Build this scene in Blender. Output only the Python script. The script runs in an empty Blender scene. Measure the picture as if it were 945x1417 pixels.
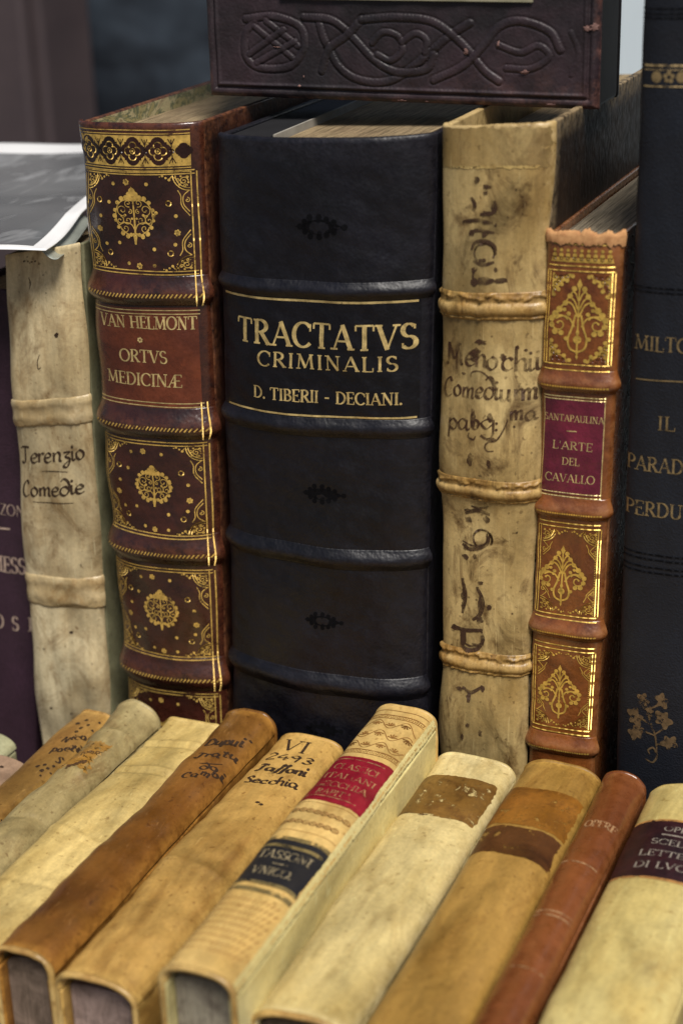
import bpy, bmesh, math, random
import numpy as np
from mathutils import Matrix, Vector

# ------------------------------------------------------------------ camera, sky, sun, exposure
sc = bpy.context.scene
COL = sc.collection
FPX, PW, PH = 2371.0, 945.0, 1417.0            # focal length in photograph pixels, photograph size
_d1 = np.array([1098., -998., FPX]); _d3 = np.array([173., 5824., FPX])
_Z = -_d3 / np.linalg.norm(_d3)
_Y = _d1 - (_d1 @ _Z) * _Z; _Y /= np.linalg.norm(_Y)
_X = np.cross(_Y, _Z)
if _X[0] < 0: _X = -_X
ROT = np.stack([_X, _Y, _Z], 1)                # camera (right, down, forward) = ROT @ world
def ray(px, py): return ROT.T @ np.array([(px - PW/2)/FPX, (py - PH/2)/FPX, 1.0])
CAM = np.array([0, 0, .23]) - .85 * ray(455, 580)
def onY(px, py, y):
    r = ray(px, py); return CAM + (y - CAM[1]) / r[1] * r
def onZ(px, py, z):
    r = ray(px, py); return CAM + (z - CAM[2]) / r[2] * r
def onX(px, py, x):
    r = ray(px, py); return CAM + (x - CAM[0]) / r[0] * r
def proj(P):
    q = (np.asarray(P) - CAM) @ ROT.T
    return q[..., :2] / q[..., 2:3] * FPX + np.array([PW/2, PH/2])

cam = bpy.data.cameras.new("camera"); cam_o = bpy.data.objects.new("camera", cam); COL.objects.link(cam_o)
right, down, fwd = ROT[0], ROT[1], ROT[2]
M = Matrix.Identity(4)
for i in range(3):
    M[i][0] = right[i]; M[i][1] = -down[i]; M[i][2] = -fwd[i]; M[i][3] = CAM[i]
cam_o.matrix_world = M
cam.sensor_fit = 'HORIZONTAL'; cam.sensor_width = 24.0; cam.lens = FPX / PW * 24.0
cam.clip_start = .05; cam.clip_end = 200
cam.dof.use_dof = True; cam.dof.focus_distance = .845; cam.dof.aperture_fstop = 6.3
sc.camera = cam_o

SUN_AZ, SUN_EL = math.radians(38), math.radians(58)      # in front of the stall, a little to the right
sun_dir = Vector((math.sin(SUN_AZ)*math.cos(SUN_EL), -math.cos(SUN_AZ)*math.cos(SUN_EL), math.sin(SUN_EL)))
w = bpy.data.worlds.new("World"); sc.world = w; w.use_nodes = True
wn = w.node_tree
sky = wn.nodes.new('ShaderNodeTexSky'); sky.sky_type = 'NISHITA'; sky.sun_disc = False
sky.sun_elevation = SUN_EL; sky.sun_rotation = math.pi - SUN_AZ
sky.air_density = 1.0; sky.dust_density = 2.5; sky.ozone_density = 1.0
wn.links.new(sky.outputs[0], wn.nodes['Background'].inputs[0])
wn.nodes['Background'].inputs[1].default_value = .05
sl = bpy.data.lights.new("sun", 'SUN'); sl.energy = 4.2; sl.angle = math.radians(22); sl.color = (1, .955, .885)
so = bpy.data.objects.new("sun", sl); COL.objects.link(so); so.rotation_euler = sun_dir.to_track_quat('Z', 'Y').to_euler()
so.location = (.3, -1, 1.5)
vs = sc.view_settings
vs.view_transform = 'Standard'; vs.look = 'None'; vs.exposure = 0.18; vs.gamma = 1; vs.use_curve_mapping = False

# ------------------------------------------------------------------ materials
class NT:
    def __init__(s, name):
        s.m = bpy.data.materials.new(name); s.m.use_nodes = True
        s.t = s.m.node_tree; s.b = s.t.nodes['Principled BSDF']; s.out = s.t.nodes['Material Output']
        s.tc = s.t.nodes.new('ShaderNodeTexCoord').outputs['Object']
    def n(s, typ, **kw):
        o = s.t.nodes.new(typ)
        for k, v in kw.items(): setattr(o, k, v)
        return o
    def link(s, a, b): s.t.links.new(a, b)
    def map(s, scale, loc=(0, 0, 0)):
        m = s.n('ShaderNodeMapping'); s.link(s.tc, m.inputs[0]); m.inputs['Scale'].default_value = scale; m.inputs['Location'].default_value = loc
        return m.outputs[0]
    def noise(s, scale, detail=5, rough=.6, dist=0, vec=None):
        o = s.n('ShaderNodeTexNoise'); s.link(vec or s.tc, o.inputs['Vector'])
        o.inputs['Scale'].default_value = scale; o.inputs['Detail'].default_value = detail
        o.inputs['Roughness'].default_value = rough; o.inputs['Distortion'].default_value = dist
        return o.outputs['Fac']
    def vor(s, scale, feature='F1', vec=None):
        o = s.n('ShaderNodeTexVoronoi', feature=feature); s.link(vec or s.tc, o.inputs['Vector'])
        o.inputs['Scale'].default_value = scale
        return o.outputs['Distance']
    def ramp(s, fac, stops):
        o = s.n('ShaderNodeValToRGB'); s.link(fac, o.inputs[0]); e = o.color_ramp.elements
        while len(e) < len(stops): e.new(.5)
        for i, (p, c) in enumerate(stops):
            e[i].position = p; e[i].color = (c, c, c, 1) if not hasattr(c, '__len__') else (*c, 1)
        return o.outputs[0]
    def mix(s, fac, a, b, typ='MIX'):
        o = s.n('ShaderNodeMix', data_type='RGBA', blend_type=typ)
        for k, v in ((0, fac), (6, a), (7, b)):
            if hasattr(v, 'is_linked'): s.link(v, o.inputs[k])
            elif k == 0: o.inputs[0].default_value = v
            else: o.inputs[k].default_value = (*v, 1)
        return o.outputs[2]
    def math(s, op, a, b=0.0):
        o = s.n('ShaderNodeMath', operation=op)
        for k, v in ((0, a), (1, b)):
            if hasattr(v, 'is_linked'): s.link(v, o.inputs[k])
            else: o.inputs[k].default_value = v
        return o.outputs[0]
    def bump(s, h, dist, strength=1.0, prev=None):
        o = s.n('ShaderNodeBump'); s.link(h, o.inputs['Height']); o.inputs['Distance'].default_value = dist
        o.inputs['Strength'].default_value = strength
        if prev: s.link(prev, o.inputs['Normal'])
        return o.outputs[0]
    def attr(s, name): 
        return s.n('ShaderNodeAttribute', attribute_name=name).outputs['Fac']
    def set(s, base=None, rough=.5, normal=None, metal=0, spec=.5, coat=0):
        if base is not None:
            if hasattr(base, 'is_linked'): s.link(base, s.b.inputs['Base Color'])
            else: s.b.inputs['Base Color'].default_value = (*base, 1)
        if hasattr(rough, 'is_linked'): s.link(rough, s.b.inputs['Roughness'])
        else: s.b.inputs['Roughness'].default_value = rough
        if normal is not None: s.link(normal, s.b.inputs['Normal'])
        s.b.inputs['Metallic'].default_value = metal; s.b.inputs['Specular IOR Level'].default_value = spec
        s.b.inputs['Coat Weight'].default_value = coat; s.b.inputs['Coat Roughness'].default_value = .2
        return s.m
    def worn(s, alpha):                        # parts of a thin sheet that have rubbed away
        tr = s.n('ShaderNodeBsdfTransparent'); mx = s.n('ShaderNodeMixShader')
        s.link(alpha, mx.inputs[0]); s.link(tr.outputs[0], mx.inputs[1]); s.link(s.b.outputs[0], mx.inputs[2])
        s.link(mx.outputs[0], s.out.inputs[0])
        return s.m

def vellum(name, pale, mid, stain, spots=.5, seed=0., rough=.5, stretch=(1, 1, 1), grime=.5, rubc=None, wrinkle=.00035, flake=0., crack=.10):
    t = NT(name); v = t.map(stretch, (seed, seed*1.7, seed*.6)); v1 = t.map((1, 1, 1), (seed, seed*2.1, seed*.3))
    big = t.noise(11, 6, .6, .5, v); med = t.noise(42, 7, .68, 1.1, v); fine = t.noise(520, 4, .7, 0, v1)
    c = t.mix(t.ramp(big, [(.36, 0.), (.64, 1.)]), pale, mid)
    patch = t.math('MULTIPLY', t.ramp(t.noise(20, 5, .6, 1.8, v), [(.50, 0.), (.64, 1.)]), .55)
    c = t.mix(patch, c, tuple(m*.6 + s_*.4 for m, s_ in zip(mid, stain)))
    c = t.mix(t.math('MULTIPLY', t.ramp(med, [(.52, 0.), (.74, 1.)]), grime), c, stain)
    c = t.mix(.30, c, t.ramp(fine, [(.25, .5), (.75, 1.4)]), 'MULTIPLY'); c = t.mix(t.ramp(t.noise(330, 2, .5, 0, v1), [(.66, 0.), (.72, .45)]), c, tuple(x*.8 for x in stain))
    cl = t.noise(19, 5, .55, 1.4, v); c = t.mix(.8, c, t.ramp(cl, [(.32, .60), (.50, .98), (.68, 1.16)]), 'MULTIPLY')
    grim = t.math('MULTIPLY', t.ramp(t.noise(75, 8, .75, .3, v1), [(.56, 0.), (.70, .7)]), t.ramp(t.noise(13, 4, .6, 0, v1), [(.42, 0.), (.6, grime)])); c = t.mix(grim, c, tuple(x*.75 for x in stain))
    streak = t.noise(9, 5, .7, 0, t.map((24*stretch[0], 24*stretch[1]*.35+1, 1.6*stretch[2]+.4), (seed, 0, 0)))
    c = t.mix(.38, c, t.ramp(streak, [(.3, .62), (.62, 1.15)]), 'MULTIPLY')
    hair = t.ramp(t.noise(60, 3, .6, .2, t.map((14*stretch[0], 14*stretch[1]*.3+.6, stretch[2]), (seed*3, 2, 0))), [(.655, 0.), (.70, .30)])
    c = t.mix(hair, c, tuple(min(.8, x*1.25 + .05) for x in pale))
    wv = t.n('ShaderNodeVectorMath', operation='MULTIPLY_ADD'); nz_ = t.n('ShaderNodeTexNoise'); t.link(v1, nz_.inputs['Vector']); nz_.inputs['Scale'].default_value = 45; nz_.inputs['Detail'].default_value = 5
    t.link(nz_.outputs['Color'], wv.inputs[0]); wv.inputs[1].default_value = (.018, .018, .018); t.link(v, wv.inputs[2])
    ck = t.ramp(t.vor(48, 'DISTANCE_TO_EDGE', wv.outputs[0]), [(.0, 1.), (.022, 0.)])
    ckm = t.math('MULTIPLY', ck, t.ramp(t.noise(17, 4, .6, 0, v1), [(.50, 0.), (.68, crack)]))
    c = t.mix(ckm, c, tuple(x*.55 for x in stain))
    sp = t.math('MULTIPLY', t.ramp(t.vor(150, vec=v1), [(.05, 1.), (.13, 0.)]), t.ramp(t.noise(38, 3, .5, 0, v1), [(.56, 0.), (.66, spots)]))
    c = t.mix(sp, c, (.05, .03, .015))
    if rubc:
        r = t.math('MULTIPLY', t.attr('rub'), t.ramp(t.noise(130, 5, .7, 0, v1), [(.36, 0.), (.6, .85)]))
        c = t.mix(r, c, rubc)
    g_ = t.n('ShaderNodeGamma'); t.link(c, g_.inputs[0]); g_.inputs[1].default_value = 1.24; hs = t.n('ShaderNodeHueSaturation'); hs.inputs['Saturation'].default_value = 1.04; t.link(g_.outputs[0], hs.inputs['Color']); c = hs.outputs[0]
    pit = t.ramp(t.vor(900, vec=v1), [(.08, 0.), (.30, 1.)]); bp = t.bump(pit, .00010, .5); bp = t.bump(t.noise(90, 3, .5, .6, v), wrinkle*.5, .5, bp); bp = t.bump(streak, .0002, .4, bp); bp = t.bump(t.math('SUBTRACT', 1., ckm), .0003, .6, bp)
    m_ = t.set(c, t.ramp(cl, [(.35, rough - .14), (.65, rough + .06)]), bp, spec=.45)
    return t.worn(t.ramp(t.noise(95, 6, .75, .3, v1), [(flake - .03, 0.), (flake + .03, .94)])) if flake else m_

def leather(name, dark, mid, rubc=None, rough=.35, seed=0., grain=650, depth=.00018, mott=40, spec=.5, coat=0, scratch=.0):
    t = NT(name); v1 = t.map((1, 1, 1), (seed, seed*2.1, seed*.3))
    big = t.noise(mott, 7, .65, .7, v1); med = t.noise(170, 5, .65, .3, v1)
    g = t.vor(grain, 'SMOOTH_F1', vec=v1); fine = t.noise(900, 3, .6, 0, v1)
    c = t.mix(t.ramp(big, [(.36, 0.), (.66, 1.)]), dark, mid)
    c = t.mix(.5, c, t.ramp(med, [(.3, .6), (.7, 1.3)]), 'MULTIPLY')
    if rubc:
        r = t.math('MULTIPLY', t.attr('rub'), t.ramp(t.noise(210, 6, .75, 0, v1), [(.38, 0.), (.6, .95)]))
        c = t.mix(r, c, rubc)
    scf = t.math('MULTIPLY', t.ramp(t.noise(70, 8, .78, .6, v1), [(.57, 0.), (.70, .55)]), t.ramp(t.noise(17, 3, .5, 0, v1), [(.45, 0.), (.6, 1.)]))
    c = t.mix(scf, c, rubc or tuple(x*2.2 for x in mid))
    if scratch:
        s1 = t.noise(120, 4, .7, 0, t.map((9, 9, .35), (seed, 0, 0)))
        c = t.mix(t.ramp(s1, [(.62, 0.), (.70, scratch)]), c, tuple(min(1, x*3 + .05) for x in mid))
    bp = t.bump(g, depth, .8); bp = t.bump(fine, depth*.5, .5, bp); bp = t.bump(big, .0005, .35, bp)
    return t.set(c, t.ramp(med, [(.3, rough - .07), (.72, rough + .13)]), bp, spec=spec, coat=coat)

def gilt(name, col=(.84, .54, .13), wear=.39, seed=0., metal=.3, rough=.46, scale=160):
    t = NT(name); v1 = t.map((1, 1, 1), (seed, seed*2.1, seed*.3))
    c = t.mix(t.ramp(t.noise(300, 4, .6, 0, v1), [(.35, 0.), (.7, 1.)]), tuple(x*.5 for x in col), col)
    bp = t.bump(t.noise(700, 3, .6, 0, v1), .00012, .7)
    t.set(c, rough, bp, metal=metal)
    a = t.math('MULTIPLY', t.ramp(t.noise(scale, 5, .72, 0, v1), [(max(0, wear - .06), 0.), (wear + .05, 1.)]), .97)
    return t.worn(a)

def ink(name, col=(.035, .02, .012), wear=.36, seed=0., scale=220, mx=.95):
    t = NT(name); v1 = t.map((1, 1, 1), (seed, seed*2.1, seed*.3))
    t.set(col, .6, spec=.2)
    return t.worn(t.ramp(t.noise(scale, 5, .7, 0, v1), [(wear - .12, .12), (wear + .14, mx)]))

def pages(name, a, b, seed=0., dark=.35, rough_cut=0.):
    t = NT(name); f = t.noise(30, 4, .75, 0, t.map((75, 1.2, 1.2), (seed, 0, 0)))
    big = t.noise(22, 5, .6, 0, t.map((1, 1, 1), (seed, 1, 2)))
    c = t.mix(t.ramp(big, [(.35, 0.), (.68, 1.)]), a, b)
    f2 = t.noise(30, 3, .8, 0, t.map((24, .7, .7), (seed + 4, 0, 0))); c = t.mix(.85, c, t.ramp(f, [(.36, dark*.6), (.56, 1.15)]), 'MULTIPLY'); c = t.mix(.7, c, t.ramp(f2, [(.32, .35), (.55, 1.1)]), 'MULTIPLY')
    if rough_cut:
        m1 = t.noise(65, 7, .72, .8, t.map((1, 1, 1), (seed, 0, 3))); c = t.mix(rough_cut, c, t.mix(t.ramp(m1, [(.36, 0.), (.64, 1.)]), tuple(x*.38 for x in b), a))
    return t.set(c, .85, t.bump(f2, .001, .8, t.bump(f, .0006, .8)), spec=.15)

def plain(name, a, b=None, rough=.6, scale=60, spec=.4, bump=.0002):
    t = NT(name); n = t.noise(scale, 6, .65)
    return t.set(t.mix(t.ramp(n, [(.35, 0.), (.68, 1.)]), a, b or tuple(x*.7 for x in a)), rough, t.bump(n, bump, .6), spec=spec)

def cloth(name, a, b, seed=0.):
    t = NT(name); n = t.noise(45, 6, .65, 0, t.map((1, 1, 1), (seed, 0, 0)))
    g = t.vor(1100); wv = t.noise(700, 2, .5)
    c = t.mix(t.ramp(n, [(.35, 0.), (.68, 1.)]), a, b)
    c = t.mix(.5, c, t.ramp(wv, [(.3, .65), (.7, 1.25)]), 'MULTIPLY')
    return t.set(c, t.ramp(n, [(.3, .42), (.7, .6)]), t.bump(g, .0002, .9), spec=.28)

# ------------------------------------------------------------------ object helpers
def mesh_obj(name, V, F, mats, parent=None, origin=None, midx=None, smooth=True, rub=None):
    V = np.asarray(V, float)
    if origin is not None: V = V - np.asarray(origin)
    me = bpy.data.meshes.new(name); me.from_pydata(V.tolist(), [], F)
    for m in (mats if isinstance(mats, (list, tuple)) else [mats]): me.materials.append(m)
    if midx is not None: me.polygons.foreach_set('material_index', midx)
    if smooth: me.polygons.foreach_set('use_smooth', [True]*len(me.polygons))
    if rub is not None:
        a = me.attributes.new('rub', 'FLOAT', 'POINT'); a.data.foreach_set('value', np.asarray(rub, float).ravel().tolist())
    me.update()
    o = bpy.data.objects.new(name, me); COL.objects.link(o)
    if parent is not None: o.parent = parent
    return o
def tag(o, label=None, cat=None, group=None, kind=None):
    for k, v in (('label', label), ('category', cat), ('group', group), ('kind', kind)):
        if v: o[k] = v
    return o
def empty(name, loc, label, cat, group=None):
    o = bpy.data.objects.new(name, None); COL.objects.link(o); o.location = loc; o.empty_display_size = .02
    return tag(o, label, cat, group)
def bevel(o, width, seg=2):
    m = o.modifiers.new('edge', 'BEVEL'); m.width = width; m.segments = seg; m.limit_method = 'ANGLE'; m.angle_limit = math.radians(40)
    return o
def prism(poly_a, poly_b):                     # two matching rings -> closed solid
    n = len(poly_a); V = list(poly_a) + list(poly_b)
    F = [tuple(range(n))[::-1], tuple(range(n, 2*n))] + [(i, (i+1) % n, n + (i+1) % n, n + i) for i in range(n)]
    return V, F
def grid_faces(nu, nv, off=0):
    return [(off + j*nu + i, off + j*nu + i + 1, off + (j+1)*nu + i + 1, off + (j+1)*nu + i) for j in range(nv-1) for i in range(nu-1)]

# ------------------------------------------------------------------ the surface of a spine
class Surf:
    """A = tail left, B = tail right, C = head left, D = head right, n = the way the spine faces."""
    def __init__(s, A, B, C, D, n, b, p=2.2, q=.6, seed=1, amp=.0005, bands=(), twist=0):
        s.A, s.B, s.C, s.D = [np.asarray(x, float) for x in (A, B, C, D)]
        s.n = np.asarray(n, float); s.b, s.p, s.q, s.amp = b, p, q, amp
        s.W = np.linalg.norm((s.B - s.A + s.D - s.C) / 2); s.H = np.linalg.norm((s.C - s.A + s.D - s.B) / 2)
        s.x = (s.B - s.A + s.D - s.C); s.x /= np.linalg.norm(s.x)
        r = np.random.RandomState(seed)
        s.k = [(r.normal(0, 1, 2) * f, r.uniform(0, 6.3), a) for f, a in ((25, 1), (40, .8), (70, .5), (110, .35), (170, .25), (260, .16)) for _ in (0, 1)]
        s.bands = []; s.cache = {}
    def pos(s, u, v, off=0., bands=True):
        u = np.asarray(u, float); v = np.asarray(v, float)
        S = np.clip(2*u - 1, -1, 1); X = u*s.W; Y = v*s.H
        P = (s.A*((1-u)*(1-v))[..., None] + s.B*(u*(1-v))[..., None] + s.C*((1-u)*v)[..., None] + s.D*(u*v)[..., None])
        prof = s.b * np.maximum(0, 1 - np.abs(S)**s.p)**s.q
        nz = 0
        for k, ph, a in s.k: nz = nz + a*np.sin(k[0]*X + k[1]*Y + ph)
        for (Yc, sl, hh, wd) in getattr(s, 'folds', ()): nz = nz + hh/(s.amp*.8)*np.exp(-((Y - Yc - sl*(X - s.W/2))/wd)**2)
        e = nz * s.amp * .8 * (1 - .5*np.abs(S)**6) + off
        if bands:
            for (Yc, hw, h, kind) in s.bands:
                if np.any(np.abs(Y - Yc) < hw): e = e + s.band(Y, Yc, hw, h, kind, X)
        side = np.sign(S)*np.abs(S)**4*.95
        return P + s.n*prof[..., None] + (s.n*np.sqrt(1 - side**2)[..., None] + s.x*side[..., None])*np.asarray(e)[..., None]
    def band(s, Y, Yc, hw, h, kind, X):
        t = np.clip((Y - Yc)/hw, -1, 1)
        if kind == 'round': return h*np.cos(t*math.pi/2)**1.5
        if kind == 'low': return h*np.clip(np.cos((np.clip(t*1.0 + .25*(1-t*t), -1, 1))*math.pi/2), 0, 1)**1.3
        def rag(step, k, amp):                 # uneven, never repeating edge
            key = (Yc, k)
            if key not in s.cache:
                xs = np.arange(-.01, s.W + .02, step); s.cache[key] = (xs, np.random.RandomState(int(abs(Yc)*1e5) % 9999 + k).normal(0, amp, len(xs)))
            return np.interp(X, *s.cache[key])
        if kind == 'flat':
            e1 = rag(.004, 1, .07) + rag(.0009, 2, .03); e2 = rag(.005, 3, .08) + rag(.0008, 4, .03); m_ = rag(.003, 5, .12)
            body = 1/(1 + np.exp(-(.90 + e1 - t)*28))/(1 + np.exp(-(t + .90 + e2)*28))
            return h*body*(.62 + .30*np.exp(-((t - .55 - e1)/.22)**2) + .38*np.exp(-((t + .42 + m_)/.30)**2) + rag(.0022, 6, .07)*np.cos(t*4))
        if kind == 'cords':
            e1 = rag(.0030, 1, .10) + rag(.0008, 2, .09); e2 = rag(.006, 3, .05) + rag(.0008, 4, .04)
            up = np.exp(-np.abs((t - .60 - e1)/.15)**2.5)*(.75 + rag(.0012, 5, .22)); lo_ = np.clip(1 - ((t + .22 + e2)/.46)**2, 0, 1)**.5*(1 + rag(.0011, 7, .05))
            dn_ = np.exp(-np.abs((t + .80 + e2)/.10)**2)*(.5 + rag(.001, 8, .2))
            return h*np.maximum(np.maximum(np.maximum(up*.85, lo_), dn_), .30*np.clip(1 - np.abs(t)**6, 0, 1))
    def loc(s, px, py):                        # photograph pixel -> (across, along) in metres on the spine
        u, v = .5, .5; t = np.array([px, py])
        for _ in range(25):
            f0 = proj(s.pos(u, v)) - t; e = 1e-4
            J = np.stack([(proj(s.pos(u+e, v)) - t - f0)/e, (proj(s.pos(u, v+e)) - t - f0)/e], 1)
            d = np.linalg.solve(J, f0); m = max(1, np.abs(d).max()/.15); d = d/m
            u = float(np.clip(u - d[0], .005, .995)); v = float(np.clip(v - d[1], -.2, 1.2))
        return u*s.W, v*s.H

# ------------------------------------------------------------------ drawing thin sheets (gold, ink, labels) onto a spine
class Sheet:
    def __init__(s, surf): s.s = surf; s.V = []; s.F = []; s.M = []; s.n = 0; s.rs = random.Random(5)
    def _add(s, P, off, faces, m):
        P = np.asarray(P, float); o = np.full(len(P), 1.0)*off
        s.V.append(np.column_stack([P, o])); s.F += [tuple(i + s.n for i in f) for f in faces]; s.M += [m]*len(faces); s.n += len(P)
    def line(s, pts, wid, layer=1, m=0, close=False):
        P = np.asarray(pts, float)
        if close: P = np.vstack([P, P[:1]])
        d = np.linalg.norm(np.diff(P, axis=0), axis=1)
        keep = np.r_[True, d > 1e-6]; W0 = np.broadcast_to(np.asarray(wid, float), (len(P),))[keep]; P = P[keep]
        if len(P) < 2: return
        L = np.r_[0, np.cumsum(np.linalg.norm(np.diff(P, axis=0), axis=1))]
        n = max(len(P), int(L[-1]/.0012) + 2)
        tt = np.unique(np.r_[L, np.linspace(0, L[-1], n)])
        Q = np.column_stack([np.interp(tt, L, P[:, 0]), np.interp(tt, L, P[:, 1])]); Wd = np.interp(tt, L, W0)
        T = np.gradient(Q, axis=0); T /= np.maximum(np.linalg.norm(T, axis=1, keepdims=True), 1e-12)
        N = np.column_stack([-T[:, 1], T[:, 0]]) * Wd[:, None]/2
        k = len(Q); s._add(np.vstack([Q + N, Q - N]), .00012 + layer*.00009, [(k+i, k+i+1, i+1, i) for i in range(k-1)], m)
    def disc(s, x, y, r, layer=1, m=0, ry=None, n=12):
        a = np.linspace(0, 2*math.pi, n, endpoint=False)
        s._add(np.column_stack([x + r*np.cos(a), y + (ry or r)*np.sin(a)]), .00012 + layer*.00009, [tuple(range(n))], m)
    def ring(s, x, y, r, wid, layer=1, m=0, a0=0, a1=360, ry=None):
        a = np.radians(np.linspace(a0, a1, 22)); s.line(np.column_stack([x + r*np.cos(a), y + (ry or r)*np.sin(a)]), wid, layer, m)
    def spiral(s, x, y, r, wid, a0, turns=1.3, layer=1, m=0, flip=1):
        t = np.linspace(0, 1, 26); a = math.radians(a0) + flip*t*turns*2*math.pi; R = r*(1 - .8*t)
        s.line(np.column_stack([x + R*np.cos(a), y + R*np.sin(a)]), np.linspace(wid, wid*.8, 26), layer, m)
        s.disc(x + R[-1]*math.cos(a[-1]), y + R[-1]*math.sin(a[-1]), wid*.8, layer, m, n=8)
    def poly(s, pts, layer=1, m=0): s._add(pts, .00012 + layer*.00009, [tuple(range(len(pts)))], m)
    def petals(s, x, y, r, n=6, layer=1, m=0):
        for i in range(n):
            a = i*2*math.pi/n + .3; s.disc(x + r*.62*math.cos(a), y + r*.62*math.sin(a), r*.36, layer, m, n=7)
    def patch(s, x0, x1, y0, y1, layer=0, m=0, rag=0., seed=1, dx=.0012):
        nx = max(3, int((x1-x0)/dx)); ny = max(3, int((y1-y0)/dx)); r = np.random.RandomState(seed)
        gx = np.linspace(x0, x1, nx); gy = np.linspace(y0, y1, ny)
        XX, YY = np.meshgrid(gx, gy)
        if rag:
            def wob(n): 
                z = np.cumsum(r.normal(0, 1, n)); z -= np.linspace(z[0], z[-1], n); return z/max(1e-6, np.abs(z).max())*rag + r.normal(0, rag*.22, n)
            k = (XX - x0)/(x1 - x0); XX = XX + wob(ny)[:, None]*(1-k) + wob(ny)[:, None]*k
            k = (YY - y0)/(y1 - y0); YY = YY + wob(nx)[None]*(1-k) + wob(nx)[None]*k
        s._add(np.column_stack([XX.ravel(), YY.ravel()]), .00012 + layer*.00009, grid_faces(nx, ny), m)
    def px(s, pts): return np.array([s.s.loc(*p) for p in pts])
    def mmpx(s, px, py):                       # metres on the spine per photograph pixel (across, along)
        a, b, c = s.s.loc(px - 3, py), s.s.loc(px + 3, py), s.s.loc(px, py - 6); d = s.s.loc(px, py)
        return abs(b[0]-a[0])/6, abs(c[1]-d[1])/6
    def build(s, name, mats, parent, origin):
        if not s.V: return None
        A = np.vstack(s.V); P = s.s.pos(A[:, 0]/s.s.W, A[:, 1]/s.s.H, A[:, 2])
        return mesh_obj(name, P, s.F, mats, parent, origin, s.M)

def smooth_pts(P, k=6):
    P = np.asarray(P, float)
    if len(P) < 3: return np.column_stack([np.linspace(P[0, i], P[-1, i], k) for i in (0, 1)])
    Q = np.vstack([2*P[0] - P[1], P, 2*P[-1] - P[-2]]); out = []
    for i in range(1, len(Q) - 2):
        for t in np.linspace(0, 1, k, endpoint=False):
            a, b, c, d = Q[i-1], Q[i], Q[i+1], Q[i+2]
            out.append(.5*((2*b) + (-a + c)*t + (2*a - 5*b + 4*c - d)*t*t + (-a + 3*b - 3*c + d)*t**3))
    out.append(P[-1]); return np.array(out)

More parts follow.
